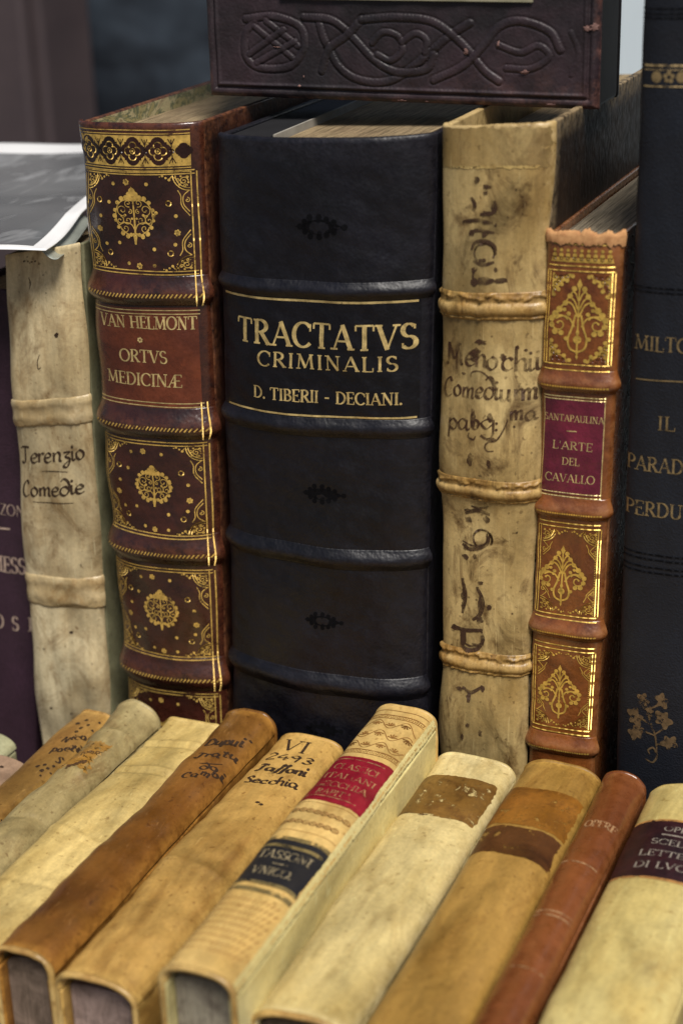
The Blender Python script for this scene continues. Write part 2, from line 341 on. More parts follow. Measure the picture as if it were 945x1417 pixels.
# roman capitals: L thick/thin bars, A arcs (thick where they run upright), S serifs
def _caps():
    T, t = 1., .38
    def st(x, lo=0, hi=1): return [('L', x, lo, x, hi, T), ('S', x, lo), ('S', x, hi)]
    g = {}
    g['A'] = (.86, [('L', .1, 0, .43, 1, t), ('L', .42, 1, .77, 0, T), ('L', .23, .34, .65, .34, t), ('S', .1, 0), ('S', .77, 0)])
    g['B'] = (.72, st(.17) + [('A', .3, .76, .27, .24, 90, -90), ('L', .17, 1, .3, 1, t), ('L', .17, .52, .3, .52, t), ('A', .3, .26, .33, .26, 90, -90), ('L', .17, 0, .3, 0, t)])
    g['C'] = (.82, [('A', .46, .5, .38, .5, 42, 318), ('L', .76, .66, .76, .95, t)])
    g['D'] = (.86, st(.17) + [('A', .32, .5, .44, .5, 90, -90), ('L', .17, 1, .32, 1, t), ('L', .17, 0, .32, 0, t)])
    g['E'] = (.68, st(.17) + [('L', .17, 1, .6, 1, t), ('L', .17, .52, .48, .52, t), ('L', .17, 0, .62, 0, t), ('L', .6, 1, .6, .8, t), ('L', .62, 0, .62, .22, t), ('L', .48, .42, .48, .62, t)])
    g['F'] = (.62, st(.17) + [('L', .17, 1, .58, 1, t), ('L', .17, .52, .46, .52, t), ('L', .58, 1, .58, .8, t), ('L', .46, .42, .46, .62, t)])
    g['G'] = (.86, [('A', .46, .5, .38, .5, 42, 318), ('L', .76, .66, .76, .95, t), ('L', .76, .08, .76, .42, T), ('S', .76, .42)])
    g['H'] = (.9, st(.17) + st(.73) + [('L', .17, .52, .73, .52, t)])
    g['I'] = (.36, st(.18))
    g['L'] = (.66, st(.17) + [('L', .17, 0, .6, 0, t), ('L', .6, 0, .6, .25, t)])
    g['M'] = (1.06, [('L', .15, 0, .2, 1, t), ('L', .2, 1, .52, .05, T), ('L', .52, .05, .84, 1, t), ('L', .84, 1, .9, 0, T), ('S', .15, 0), ('S', .9, 0), ('S', .17, 1), ('S', .87, 1)])
    g['N'] = (.9, [('L', .17, 0, .17, 1, t), ('L', .17, 1, .73, 0, T), ('L', .73, 0, .73, 1, t), ('S', .17, 0), ('S', .73, 1), ('S', .13, 1)])
    g['O'] = (.92, [('A', .46, .5, .39, .5, 0, 360)])
    g['P'] = (.68, st(.17) + [('A', .3, .74, .31, .26, 90, -90), ('L', .17, 1, .3, 1, t), ('L', .17, .48, .3, .48, t)])
    g['R'] = (.78, st(.17) + [('A', .3, .75, .29, .25, 90, -90), ('L', .17, 1, .3, 1, t), ('L', .17, .5, .34, .5, t), ('L', .36, .5, .7, 0, T), ('S', .7, 0)])
    g['S'] = (.62, [('A', .31, .75, .21, .25, 40, 270), ('A', .31, .25, .24, .25, 90, -140), ('L', .5, .8, .5, .98, t), ('L', .1, .02, .1, .22, t)])
    g['T'] = (.78, st(.39)[:2] + [('L', .06, 1, .72, 1, t), ('L', .06, 1, .06, .78, t), ('L', .72, 1, .72, .78, t)])
    g['V'] = (.84, [('L', .1, 1, .42, 0, T), ('L', .42, 0, .74, 1, t), ('S', .1, 1), ('S', .74, 1)])
    g['U'] = (.86, [('L', .17, 1, .17, .3, T), ('L', .7, 1, .7, .3, t), ('A', .435, .3, .265, .3, 180, 360), ('S', .17, 1), ('S', .7, 1)])
    g['X'] = (.84, [('L', .12, 1, .72, 0, T), ('L', .12, 0, .72, 1, t), ('S', .12, 0), ('S', .72, 0), ('S', .12, 1), ('S', .72, 1)])
    g['Z'] = (.74, [('L', .1, 1, .64, 1, t), ('L', .64, 1, .1, 0, T), ('L', .1, 0, .66, 0, t)])
    g['Æ'] = (1.1, [('L', .06, 0, .5, 1, t), ('L', .52, 0, .52, 1, T), ('L', .24, .36, .52, .36, t), ('L', .5, 1, .98, 1, t), ('L', .52, .52, .86, .52, t), ('L', .52, 0, 1.0, 0, t), ('L', .98, 1, .98, .8, t), ('L', 1, 0, 1, .22, t), ('S', .06, 0), ('S', .52, 0)])
    g['-'] = (.5, [('L', .08, .42, .42, .42, T*.7)])
    g['.'] = (.26, [('D', .13, .06)])
    g["'"] = (.22, [('L', .11, .75, .13, 1.02, T*.7)])
    g['&'] = (.8, [('A', .36, .76, .2, .22, 0, 360), ('A', .36, .27, .28, .27, 60, 330), ('L', .3, .6, .72, 0, T)])
    g[' '] = (.42, [])
    return g
CAPS = _caps()
def caps(sh, text, p0, p1, hpx, weight=.15, layer=1, m=0, serif=True, space=.0):
    """capitals with the baseline running between two photograph pixels, cap height in photograph pixels"""
    a, b = sh.s.loc(*p0), sh.s.loc(*p1)
    midx, midy = (p0[0]+p1[0])/2, (p0[1]+p1[1])/2
    _, ky = sh.mmpx(midx, midy); h = hpx*ky
    caps_at(sh, text, a[0], b[0], (a[1] + b[1])/2, h, weight, layer, m, serif, space, (b[1]-a[1])/max(1e-6, b[0]-a[0]))
def caps_at(sh, text, x0, x1, y, h, weight=.15, layer=1, m=0, serif=True, space=0., slope=0.):
    tot = sum(CAPS[c][0] + space for c in text) - space; kx = (x1 - x0)/tot; x = 0; yb = y - slope*(x1-x0)/2*0
    for c in text:
        wd, st = CAPS[c]; j = sh.rs.uniform(-.012, .012)*h
        def Pt(gx, gy): return (x0 + (x + gx)*kx, yb + gy*h + j)
        tw = weight*h
        for e in st:
            if e[0] == 'L': sh.line([Pt(e[1], e[2]), Pt(e[3], e[4])], max(tw*e[5], tw*.42), layer, m)
            elif e[0] == 'A':
                aa = np.radians(np.linspace(e[5], e[6], 22)); pts = [Pt(e[1] + e[3]*math.cos(q), e[2] + e[4]*math.sin(q)) for q in aa]
                sh.line(pts, tw*(.42 + .62*np.abs(np.cos(aa))), layer, m)
            elif e[0] == 'S' and serif:
                q = Pt(e[1], e[2]); o = .03*h*(1 if e[2] < .5 else -1)
                sh.line([(q[0] - .15*h, q[1] + o*.6), (q[0] + .15*h, q[1] + o*.6)], tw*.42, layer, m)
            elif e[0] == 'D':
                q = Pt(e[1], e[2]); sh.disc(q[0], q[1], tw*.62, layer, m, n=10)
        x += wd + space

HAND = {
 'a': (.95, [[(.72, .85), (.4, 1), (.1, .6), (.2, .1), (.45, .05), (.72, .5), (.76, .95)], [(.76, .95), (.74, .2), (.88, .02), (1, .2)]]),
 'b': (.8, [[(.12, 1.9), (.12, .1)], [(.12, .5), (.4, .9), (.68, .6), (.5, .05), (.15, .08)]]),
 'c': (.72, [[(.66, .8), (.45, 1), (.12, .65), (.15, .15), (.42, 0), (.7, .2)]]),
 'd': (.92, [[(.12, 1.55), (.4, 1.85), (.75, 1.45), (.84, .7), (.6, .08), (.3, .02), (.1, .35), (.25, .85), (.55, .95), (.8, .7)]]),
 'e': (.74, [[(.12, .48), (.55, .58), (.62, .85), (.38, 1), (.1, .6), (.16, .12), (.42, 0), (.72, .22)]]),
 'g': (.82, [[(.7, .85), (.4, 1), (.1, .6), (.38, .12), (.7, .6)], [(.73, 1), (.7, -.4), (.4, -.8), (.08, -.5)]]),
 'h': (.82, [[(.2, 1.8), (.12, 1.9), (.14, 0)], [(.14, .6), (.42, 1), (.66, .8), (.64, .15), (.8, 0)]]),
 'i': (.38, [[(.14, 1), (.14, .15), (.28, 0), (.4, .18)], [(.16, 1.42), (.2, 1.5)]]),
 'l': (.4, [[(.15, 1.9), (.14, .2), (.3, 0), (.42, .2)]]),
 'm': (1.1, [[(.08, 1), (.1, 0)], [(.1, .6), (.33, 1), (.48, .8), (.48, 0)], [(.48, .6), (.74, 1), (.9, .8), (.88, .15), (1.04, .05)]]),
 'n': (.78, [[(.08, 1), (.1, 0)], [(.1, .6), (.38, 1), (.58, .8), (.57, .15), (.74, .05)]]),
 'o': (.8, [[(.4, 1), (.12, .7), (.14, .2), (.4, 0), (.66, .3), (.66, .75), (.42, 1), (.36, .98)]]),
 'p': (.82, [[(.14, 1), (.08, -.8)], [(.12, .65), (.42, 1), (.72, .6), (.52, .05), (.14, .2)]]),
 'r': (.6, [[(.1, 1), (.12, 0)], [(.12, .6), (.34, .95), (.56, .88)]]),
 's': (.62, [[(.55, .88), (.32, 1), (.14, .75), (.45, .42), (.42, .05), (.08, .1)]]),
 'ſ': (.5, [[(.6, 1.7), (.38, 1.9), (.28, 1.2), (.25, -.3), (.02, -.65)]]),
 't': (.6, [[(.28, 1.5), (.22, .2), (.4, 0), (.58, .2)], [(.02, 1), (.56, 1.03)]]),
 'u': (.82, [[(.08, 1), (.1, .2), (.32, 0), (.58, .4)], [(.6, 1), (.6, .15), (.78, .02)]]),
 'z': (.72, [[(.1, .92), (.6, .96), (.25, .5), (.6, .2), (.4, -.6), (.1, -.5), (.5, .05)]]),
 'v': (.7, [[(.06, 1), (.3, 0), (.6, 1)]]),
 'T': (.95, [[(0, 1.65), (.3, 1.85), (.9, 1.8)], [(.48, 1.82), (.42, .3), (.2, 0), (.05, .2)]]),
 'C': (.9, [[(.78, 1.5), (.55, 1.85), (.2, 1.3), (.14, .4), (.45, 0), (.85, .3)]]),
 'M': (1.3, [[(.05, .02), (.2, 0), (.25, 1.7)], [(.25, 1.7), (.62, .4), (1.02, 1.75)], [(1.02, 1.75), (1.1, .1), (1.25, .05)]]),
 'D': (1.1, [[(.2, 1.8), (.25, .05)], [(0, 1.6), (.5, 1.85), (1, 1.2), (.8, .3), (.1, .02)]]),
 'P': (1.0, [[(.25, 1.8), (.22, 0)], [(.02, 1.5), (.5, 1.85), (.88, 1.4), (.6, .9), (.28, .95)]]),
 'N': (1.1, [[(.1, 0), (.2, 1.7)], [(.2, 1.7), (.85, .1)], [(.85, .1), (.95, 1.8)]]),
 'S': (.85, [[(.75, 1.5), (.5, 1.85), (.15, 1.45), (.6, .8), (.6, .15), (.1, .1)]]),
 '2': (.8, [[(.1, 1.3), (.35, 1.7), (.65, 1.3), (.1, .05), (.7, .1)]]),
 '4': (.85, [[(.5, 1.7), (.08, .6), (.75, .62)], [(.55, 1.1), (.52, 0)]]),
 '9': (.8, [[(.65, 1.3), (.4, 1.65), (.12, 1.2), (.4, .85), (.66, 1.3), (.5, 0)]]),
 '3': (.75, [[(.1, 1.5), (.4, 1.7), (.6, 1.3), (.28, .95), (.62, .5), (.35, 0), (.05, .2)]]),
 '5': (.75, [[(.6, 1.65), (.2, 1.6), (.15, 1), (.55, .9), (.55, .2), (.1, .05)]]),
 'V': (1.0, [[(.05, 1.7), (.45, 0)], [(.45, 0), (.9, 1.75)]]),
 'I': (.6, [[(.3, 1.7), (.3, 0)], [(.1, 1.7), (.5, 1.7)], [(.1, 0), (.5, 0)]]),
 "'": (.4, [[(.2, 1.4), (.32, 1.7)]]),
 ' ': (.5, []), ':': (.3, [[(.12, .1), (.16, .16)], [(.12, .7), (.16, .76)]]),
}
def hand(sh, text, p0, p1, xh, wmax=2.2, wmin=.7, layer=1, m=0, jit=.05):
    """handwriting between two photograph pixels; x-height and nib widths in photograph pixels"""
    a, b = sh.s.loc(*p0), sh.s.loc(*p1); kx, ky = sh.mmpx((p0[0]+p1[0])/2, (p0[1]+p1[1])/2)
    tot = sum(HAND[c][0] for c in text); sx = (b[0]-a[0])/tot; h = xh*ky; x = 0; rs = sh.rs
    for c in text:
        wd, st = HAND[c]; jx, jy = rs.uniform(-jit, jit), rs.uniform(-jit, jit)
        for s_ in st:
            P = smooth_pts(s_); P = np.column_stack([a[0] + (x + P[:, 0] + jx)*sx, a[1] + (b[1]-a[1])*x/tot + (P[:, 1] + jy)*h])
            D = np.gradient(P, axis=0); ang = np.arctan2(D[:, 1], D[:, 0])
            sh.line(P, ky*(wmin + (wmax - wmin)*np.abs(np.sin(ang - math.radians(35)))), layer, m)
            if len(s_) == 2 and abs(s_[0][1]-s_[1][1]) < .1 and len(P): sh.disc(P[0, 0], P[0, 1], ky*wmax*.5, layer, m, n=8)
        x += wd
def strokes(sh, polys, wpx, layer=1, m=0):
    for p in polys:
        P = smooth_pts(sh.px(p)); k = sh.mmpx(*p[0])[1]; n = len(P)
        sh.line(P, k*wpx*(.55 + .45*np.sin(np.linspace(.15, 3.0, n))), layer, m)
def blots(sh, pts, layer=1, m=0):
    for (x, y, rx, ry) in pts:
        c = sh.s.loc(x, y); k = sh.mmpx(x, y); n = 14
        a = np.linspace(0, 2*math.pi, n, endpoint=False); r = np.array([sh.rs.uniform(.65, 1.2) for _ in a])
        sh.poly(np.column_stack([c[0] + rx*k[0]*r*np.cos(a), c[1] + ry*k[1]*r*np.sin(a)]), layer, m)

# ------------------------------------------------------------------ a book: spine, two covers, page block, raised bands
class Book:
    def __init__(s, name, label, corners, n, depth, bulge, mat, pagemat, p=2.2, q=.6, seed=1, amp=.0005, bands=(), thick=.0022,
                 board=.003, square=.004, covermat=None, bandmat=None, group=None, ragged=0., joint=.0019, tail_sq=.003, headcap=.0, right_mat=None, pageb=.75, table=-.05, folds=()):
        A, B, C, D = corners; n = np.asarray(n, float); s.seed = seed
        s.surf = S = Surf(A, B, C, D, n, bulge, p, q, seed, amp)
        base = (S.A + S.B + S.C + S.D)/4 - n*depth/2
        base = np.array([base[0], base[1], table])
        s.o = base
        s.root = empty(name, base.tolist(), label, 'book', group)
        s.mat, s.covermat, s.bandmat = mat, covermat or mat, bandmat or mat
        # bands are given as photograph pixels (x, y top, y bottom)
        for (px_, y0, y1, h, kind) in bands:
            a, b = S.loc(px_, y1)[1], S.loc(px_, y0)[1]; s_b = ((a+b)/2, abs(b-a)/2, h, kind); S.bands.append(s_b)
        S.folds = [(S.loc(x_, y_)[1], sl, hh, wd) for (x_, y_, sl, hh, wd) in folds]
        rs = np.random.RandomState(seed + 7)
        # spine shell
        nu, nv = 56, 230
        tu = np.linspace(0, 1, nu); u = .5 - .5*np.cos(tu*math.pi); u = .65*u + .35*tu
        v = np.linspace(0, 1, nv); U, Vv = np.meshgrid(u, v)
        top = np.cumsum(rs.normal(0, 1, nu)); top -= np.linspace(top[0], top[-1], nu); top = top/max(1e-6, np.abs(top).max())
        hcap = (headcap*(1 - (2*u-1)**2) + ragged*top + ragged*.12*rs.normal(0, 1, nu))/S.H
        Vt = Vv + np.clip((Vv - .94)/.06, 0, 1)*hcap[None]
        Vt = Vt + np.clip((.06 - Vv)/.06, 0, 1)*(-.3*hcap[None])
        rim = np.array([0, .0004, .0009, .0012, .0009])
        outer = S.pos(U, Vt, 0., False)
        dv = .0007/S.H
        rows = [outer]
        heads = [S.pos(u, Vt[-1] + dv, np.full(nu, -thick*.3), False), S.pos(u, Vt[-1] + dv, np.full(nu, -thick*.75), False), S.pos(u, Vt[-1], np.full(nu, -thick), False), S.pos(u, Vt[-1] - .02, np.full(nu, -thick), False)]
        tails = [S.pos(u, Vt[0] + .02, np.full(nu, -thick), False), S.pos(u, Vt[0], np.full(nu, -thick), False), S.pos(u, Vt[0] - dv, np.full(nu, -thick*.75), False), S.pos(u, Vt[0] - dv, np.full(nu, -thick*.3), False)]
        rr = np.vstack([np.array(tails).reshape(-1, 3), outer.reshape(-1, 3), np.array(heads).reshape(-1, 3)])
        nr = nv + 8
        rubV = np.clip(np.abs(2*U - 1)**10, 0, 1)*.8 + np.clip((Vv - .965)/.035, 0, 1) + np.clip((.03 - Vv)/.03, 0, 1)
        rub = np.r_[np.ones(4*nu), np.clip(rubV, 0, 1).ravel(), np.ones(4*nu)]
        s.spine = mesh_obj('spine', rr, grid_faces(nu, nr), mat, s.root, base, rub=rub)
        # raised bands
        s.bands = []
        for (Yc, hw, h, kind) in S.bands:
            nb = 28; yy = np.linspace(Yc - hw, Yc + hw, nb)/S.H; Ub, Vb = np.meshgrid(u, yy)
            e = np.full(Ub.shape, .00006); e[0] = -.0008; e[-1] = -.0008
            P = S.pos(Ub, Vb, e, True)
            t = np.abs((yy*S.H - Yc)/hw); rb = np.clip(1 - t*1.6, 0, 1)[:, None]*.7 + np.abs(2*Ub-1)**8*.6
            s.bands.append(mesh_obj('raised_band', P.reshape(-1, 3), grid_faces(nu, nb), s.bandmat, s.root, base, rub=np.clip(rb, 0, 1)))
        # covers
        x = S.x
        s.covers = []
        for sd, lo, hi in ((-1, S.A, S.C), (1, S.B, S.D)):
            ax = (hi - lo)/np.linalg.norm(hi - lo)
            o0 = lo - n*joint; o1 = hi - n*joint
            ny, nz = 26, 40
            def sheet(inset, lift):
                g = []
                for j in range(nz):
                    f = j/(nz-1); p0 = o0*(1-f) + o1*f
                    for i in range(ny):
                        t = i/(ny-1); q_ = p0 - n*(depth*t)
                        bow = .0016*math.sin(min(1, t*4)*math.pi/2)*0
                        wv = .0003*math.sin(f*9 + seed + t*5)
                        g.append(q_ - x*sd*(inset - wv*lift) + x*sd*bow)
                return g
            V = sheet(.0004, 1) + sheet(board, 1); k = ny*nz
            F = grid_faces(ny, nz) + [tuple(i + k for i in f)[::-1] for f in grid_faces(ny, nz)]
            ringi = [i for i in range(ny)] + [j*ny + ny-1 for j in range(1, nz)] + [(nz-1)*ny + i for i in range(ny-2, -1, -1)] + [j*ny for j in range(nz-2, 0, -1)]
            F += [(ringi[i], ringi[i-1], ringi[i-1] + k, ringi[i] + k) for i in range(len(ringi))]
            if sd < 0: F = [f[::-1] for f in F]
            cm = right_mat if (right_mat and sd > 0) else s.covermat
            rub = np.zeros(2*k); 
            for j in range(nz):
                for i in range(ny):
                    if j in (0, nz-1) or i in (0, ny-1): rub[j*ny+i] = rub[k+j*ny+i] = 1.
            c = mesh_obj('cover', V, F, cm, s.root, base, smooth=False, rub=rub); bevel(c, .0007, 2); s.covers.append(c)
        # page block
        def ringat(v_, b_):
            pts = []
            for uu in np.linspace(0, 1, 17):
                P = S.A*(1-uu)*(1-v_) + S.B*uu*(1-v_) + S.C*(1-uu)*v_ + S.D*uu*v_
                ss = 2*uu - 1; k = (S.W - 2*board - .0008)/S.W
                c0 = (S.A + S.B)/2*(1-v_) + (S.C + S.D)/2*v_
                pts.append(c0 + (P - c0)*k + n*(bulge*b_*(1 - abs(ss)**2.4)**.6 - thick - .0012*0))
            pts.append(pts[16] - n*(depth - .004)); pts.append(pts[0] - n*(depth - .004))
            return pts
        V, F = prism(ringat(tail_sq/S.H, pageb), ringat(1 - square/S.H, pageb))
        s.pages = mesh_obj('page_block', V, F, pagemat, s.root, base, smooth=False)
    def rim(s, mat, r=.0016, side=.075, name='turned_edge', v=0.):
        """the turned-in vellum that frames the tail of a book: one tube round spine and covers"""
        S = s.surf; u = np.linspace(.0, 1, 60); u = .5 - .5*np.cos(u*math.pi); u = .7*u + .3*np.linspace(0, 1, 60)
        mid = S.pos(u, np.full(60, v), np.full(60, -r*.55), False)
        dn = np.linspace(side, .001, 24)[:, None]
        L = mid[0] - S.n*dn; Rr = mid[-1] - S.n*dn[::-1]
        P = np.vstack([L, mid, Rr]); n = len(P); T = np.gradient(P, axis=0); T /= np.linalg.norm(T, axis=1, keepdims=True)
        ax = (S.C - S.A)/np.linalg.norm(S.C - S.A); N = np.cross(T, ax); N /= np.linalg.norm(N, axis=1, keepdims=True)
        k = 9; a = np.linspace(0, 2*math.pi, k, endpoint=False); rs = np.random.RandomState(s.seed + 3)
        rr = r*(1 + .12*np.interp(np.arange(n), np.arange(0, n, 6), rs.normal(0, 1, len(np.arange(0, n, 6)))))
        V = np.vstack([P[i] + rr[i]*(np.cos(a)[:, None]*N[i] + 1.15*np.sin(a)[:, None]*ax) for i in range(n)])
        F = [(i*k + j, i*k + (j+1) % k, (i+1)*k + (j+1) % k, (i+1)*k + j) for i in range(n-1) for j in range(k)]
        return mesh_obj(name, V, F, mat, s.root, s.o)
    def sheet(s): return Sheet(s.surf)
    def put(s, sh, name, mats, parent=None): return sh.build(name, mats, parent or s.root, s.o)
    def hl(s, sh, px, py, u0, u1, wpx, layer=1, m=0):       # a ruled line across the spine through one photograph pixel
        Y = s.surf.loc(px, py)[1]; k = sh.mmpx(px, py)[1]
        xs = np.linspace(u0, u1, 40)*s.surf.W; sh.line(np.column_stack([xs, np.full(40, Y)]), wpx*k, layer, m); return Y
    def vl(s, sh, u, Y0, Y1, w, layer=1, m=0):
        ys = np.linspace(Y0, Y1, 40); sh.line(np.column_stack([np.full(40, u*s.surf.W), ys]), w, layer, m)

def standing(tl, tr, bl, br, y, table=-.05):
    """corners of a standing book from four photograph pixels in the plane Y = y, run down to the table"""
    C, D, a, b = onY(*tl, y), onY(*tr, y), onY(*bl, y), onY(*br, y)
    def dn(top, low): 
        t = (table - top[2])/(low[2] - top[2]); P = top + (low - top)*t; return P
    return dn(C, a), dn(D, b), C, D
def lying(hl, hr, yh, yt, dz=0., drop=0.):
    """corners of a spine-up book: head pixels in the plane Y = yh, tail at Y = yt"""
    C, D = onY(*hl, yh), onY(*hr, yh); z = (C[2] + D[2])/2 + dz
    C = np.array([C[0], yh, z]); D = np.array([D[0], yh, z])
    A = C + np.array([0, yt - yh, drop]); B = D + np.array([0, yt - yh, drop])
    return A, B, C, D
# ------------------------------------------------------------------ the setting: table, ground, backdrop
TABLE = -.05
def box(x0, x1, y0, y1, z0, z1):
    V = [(x, y, z) for z in (z0, z1) for y in (y0, y1) for x in (x0, x1)]
    return V, [(0, 2, 3, 1), (4, 5, 7, 6), (0, 1, 5, 4), (2, 6, 7, 3), (0, 4, 6, 2), (1, 3, 7, 5)]
def solid(name, dims, mat, parent=None, origin=None, bev=.001):
    V, F = box(*dims); o = mesh_obj(name, V, F, mat, parent, origin, smooth=False); bevel(o, bev); return o

m_paving = plain('paving', (.10, .095, .09), (.065, .06, .058), .85, 6)
V, F = box(-30, 30, -30, 30, -.95, -.9); tag(mesh_obj('ground', V, F, m_paving, smooth=False), kind='structure')
t = NT('table_wood'); g = t.noise(5, 7, .65, 1.2, t.map((3, 40, 40)))
m_table = t.set(t.mix(t.ramp(g, [(.35, 0.), (.65, 1.)]), (.07, .035, .018), (.14, .075, .035)), .5, t.bump(g, .0006, .6))
tb = empty('display_table', (0, .05, -.9), 'dark brown wooden table carrying both rows of old books', 'table')
solid('table_top', (-.75, .75, -.33, .5, -.08, TABLE), m_table, tb, (0, .05, -.9), .003)
for x in (-.7, .7):
    for y in (-.28, .45): solid('leg', (x-.03, x+.03, y-.03, y+.03, -.9, -.081), m_table, tb, (0, .05, -.9), .003)

t = NT('backdrop_cloth'); n1 = t.noise(5, 4, .55, .4, t.map((1, 1, 2.2), (1.3, 0, .2)))
m_back = t.set(t.mix(t.ramp(n1, [(.40, 0.), (.66, 1.)]), (.010, .013, .019), (.046, .060, .080)), .8, spec=.2)
nx, nz = 90, 12; V = []
for j in range(nz):
    for i in range(nx):
        x = -1.7 + 2.9*i/(nx-1); z = -.9 + 2.0*j/(nz-1); V.append((x, 1.3 + .02*math.sin(x*23) + .012*math.sin(x*51 + z*2), z))
k = len(V); V += [(x, y + .004, z) for x, y, z in V]
F = grid_faces(nx, nz) + [tuple(i + k for i in f)[::-1] for f in grid_faces(nx, nz)]
tag(mesh_obj('backdrop_curtain', V, F, m_back), 'dark blue grey curtain hanging far behind the books, out of focus', 'curtain')
m_post = plain('mauve_paint', (.066, .048, .050), (.046, .034, .037), .6, 9)
pst = empty('door_post', (-.78, .9, -.9), 'mauve brown upright post at the left edge behind the books', 'post')
solid('post_board', (-1.02, onY(66, 120, .9)[0], .9, 1.0, -.9, 1.0), m_post, pst, (-.78, .9, -.9), .004)
solid('post_moulding', (-1.02, onY(40, 120, .88)[0], .88, .899, -.9, 1.0), m_post, pst, (-.78, .9, -.9), .006)
m_pale = plain('pale_board_paint', (.62, .70, .74), (.56, .64, .69), .7, 5)
pl_ = empty('pale_board', (.12, 1.0, -.9), 'pale blue white board glimpsed between the carved album and the black cloth book', 'board')
solid('board_panel', (onY(800, 40, 1.0)[0], .5, 1.0, 1.02, -.9, .95), m_pale, pl_, (.12, 1.0, -.9), .003)

# ------------------------------------------------------------------ materials of the books
m_gold = gilt('worn_gold'); m_gold_fine = gilt('bright_gold', (.92, .70, .30), .30, 3., .5, .3)
m_gold_dim = gilt('dull_gold', (.34, .24, .11), .42, 5., .4, .45)
m_ink = ink('brown_black_ink'); m_ink_faint = ink('faded_brown_ink', (.09, .045, .02), .42, 2., mx=.8)
m_pages_old = pages('old_page_edges', (.34, .26, .15), (.24, .17, .10)); m_pages_grey = pages('grey_page_edges', (.32, .27, .20), (.23, .19, .13), 3.)
m_pages_mauve = pages('mauve_page_edges', (.26, .19, .145), (.16, .115, .08), 5., .6, .72)
m_pages_pink = pages('pink_page_edges', (.42, .31, .27), (.30, .21, .17), 6., .7, .72)
m_pages_green = pages('greenish_page_edges', (.38, .34, .25), (.27, .21, .16), 7., .6, .72)

m_purple = cloth('purple_cloth', (.044, .022, .035), (.030, .015, .023))
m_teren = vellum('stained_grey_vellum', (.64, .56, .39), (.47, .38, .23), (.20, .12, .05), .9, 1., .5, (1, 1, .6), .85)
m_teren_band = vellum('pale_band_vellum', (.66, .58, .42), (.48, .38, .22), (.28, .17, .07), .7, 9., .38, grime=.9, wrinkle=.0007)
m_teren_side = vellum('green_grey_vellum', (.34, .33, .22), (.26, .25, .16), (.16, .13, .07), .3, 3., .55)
m_helm = leather('mottled_maroon_leather', (.011, .004, .0035), (.048, .012, .007), (.10, .030, .013), .27, 2., 520, .00022, 34, .6, .35)
m_helm_side = leather('worn_maroon_leather', (.010, .004, .0035), (.040, .011, .007), (.16, .06, .025), .42, 6., 520, .0002, 30, scratch=.8)
m_helm_label = leather('red_brown_label_leather', (.060, .012, .005), (.125, .028, .009), None, .27, 4., 520, .00022, 30, .6, .35)
m_tract = leather('black_grained_leather', (.0022, .0021, .0038), (.0052, .0050, .0094), (.013, .012, .017),   .42, 5., 620, .00022, 24, .42, .0)
m_tract_label = leather('smooth_black_label', (.0016, .0015, .0030), (.0036, .0033, .0062), None, .38, 7., 700, .0002, 30, .4, 0)
m_stamp = plain('blind_stamp_black', (.0012, .0012, .002), (.002, .002, .003),   .7, 300, .12)
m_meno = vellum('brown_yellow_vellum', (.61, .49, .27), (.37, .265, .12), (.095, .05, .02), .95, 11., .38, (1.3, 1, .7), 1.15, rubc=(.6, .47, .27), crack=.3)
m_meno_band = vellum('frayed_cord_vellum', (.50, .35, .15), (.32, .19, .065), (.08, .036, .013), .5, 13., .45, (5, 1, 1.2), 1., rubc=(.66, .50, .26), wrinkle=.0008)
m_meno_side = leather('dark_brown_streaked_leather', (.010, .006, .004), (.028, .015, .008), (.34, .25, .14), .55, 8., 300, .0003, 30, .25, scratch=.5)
m_cav = leather('tan_calf_leather', (.080, .021, .007), (.23, .070, .014), (.28, .12, .045), .26, 9., 700, .00018, 42, .6, .3)
m_cav_label = leather('purple_red_label_leather', (.075, .006, .018), (.15, .012, .032), None, .27, 10., 700, .00018, 60, .6, .3)
m_cav_torn = plain('torn_tan_leather', (.52, .28, .12), (.36, .17, .07), .8, 300, .2, .0006)
m_milton = cloth('black_blue_cloth', (.011, .013, .019), (.008, .009, .013), 4.)

# ------------------------------------------------------------------ back row, standing, spines to the front
NF = (0, -1, 0)
# 1 purple cloth book at the left edge
B1 = Book('cloth_book', 'dark purple cloth book with gilt capitals, half hidden behind the pale grey vellum book',
          standing((-52, 392), (34, 402), (-40, 1030), (52, 1036), .018), NF, .15, .004, m_purple, m_pages_grey, p=3, q=.6, seed=3, amp=.0002, board=.0025)
sh = B1.sheet()
caps(sh, 'MANZONI', (-34, 702), (58, 714), 15, .11, serif=False)
k = sh.mmpx(0, 732); c = sh.px([(-20, 729), (14, 732)]); sh.line(c, k[1]*2.4)
caps(sh, 'PROMESSI', (-44, 780), (50, 792), 21, .15)
caps(sh, 'SPOSI', (-66, 812), (52, 823), 19, .14, space=.75)
B1.put(sh, 'gilt_lettering', [gilt('pale_gold', (.62, .46, .36), .25, 8., .2, .5)])

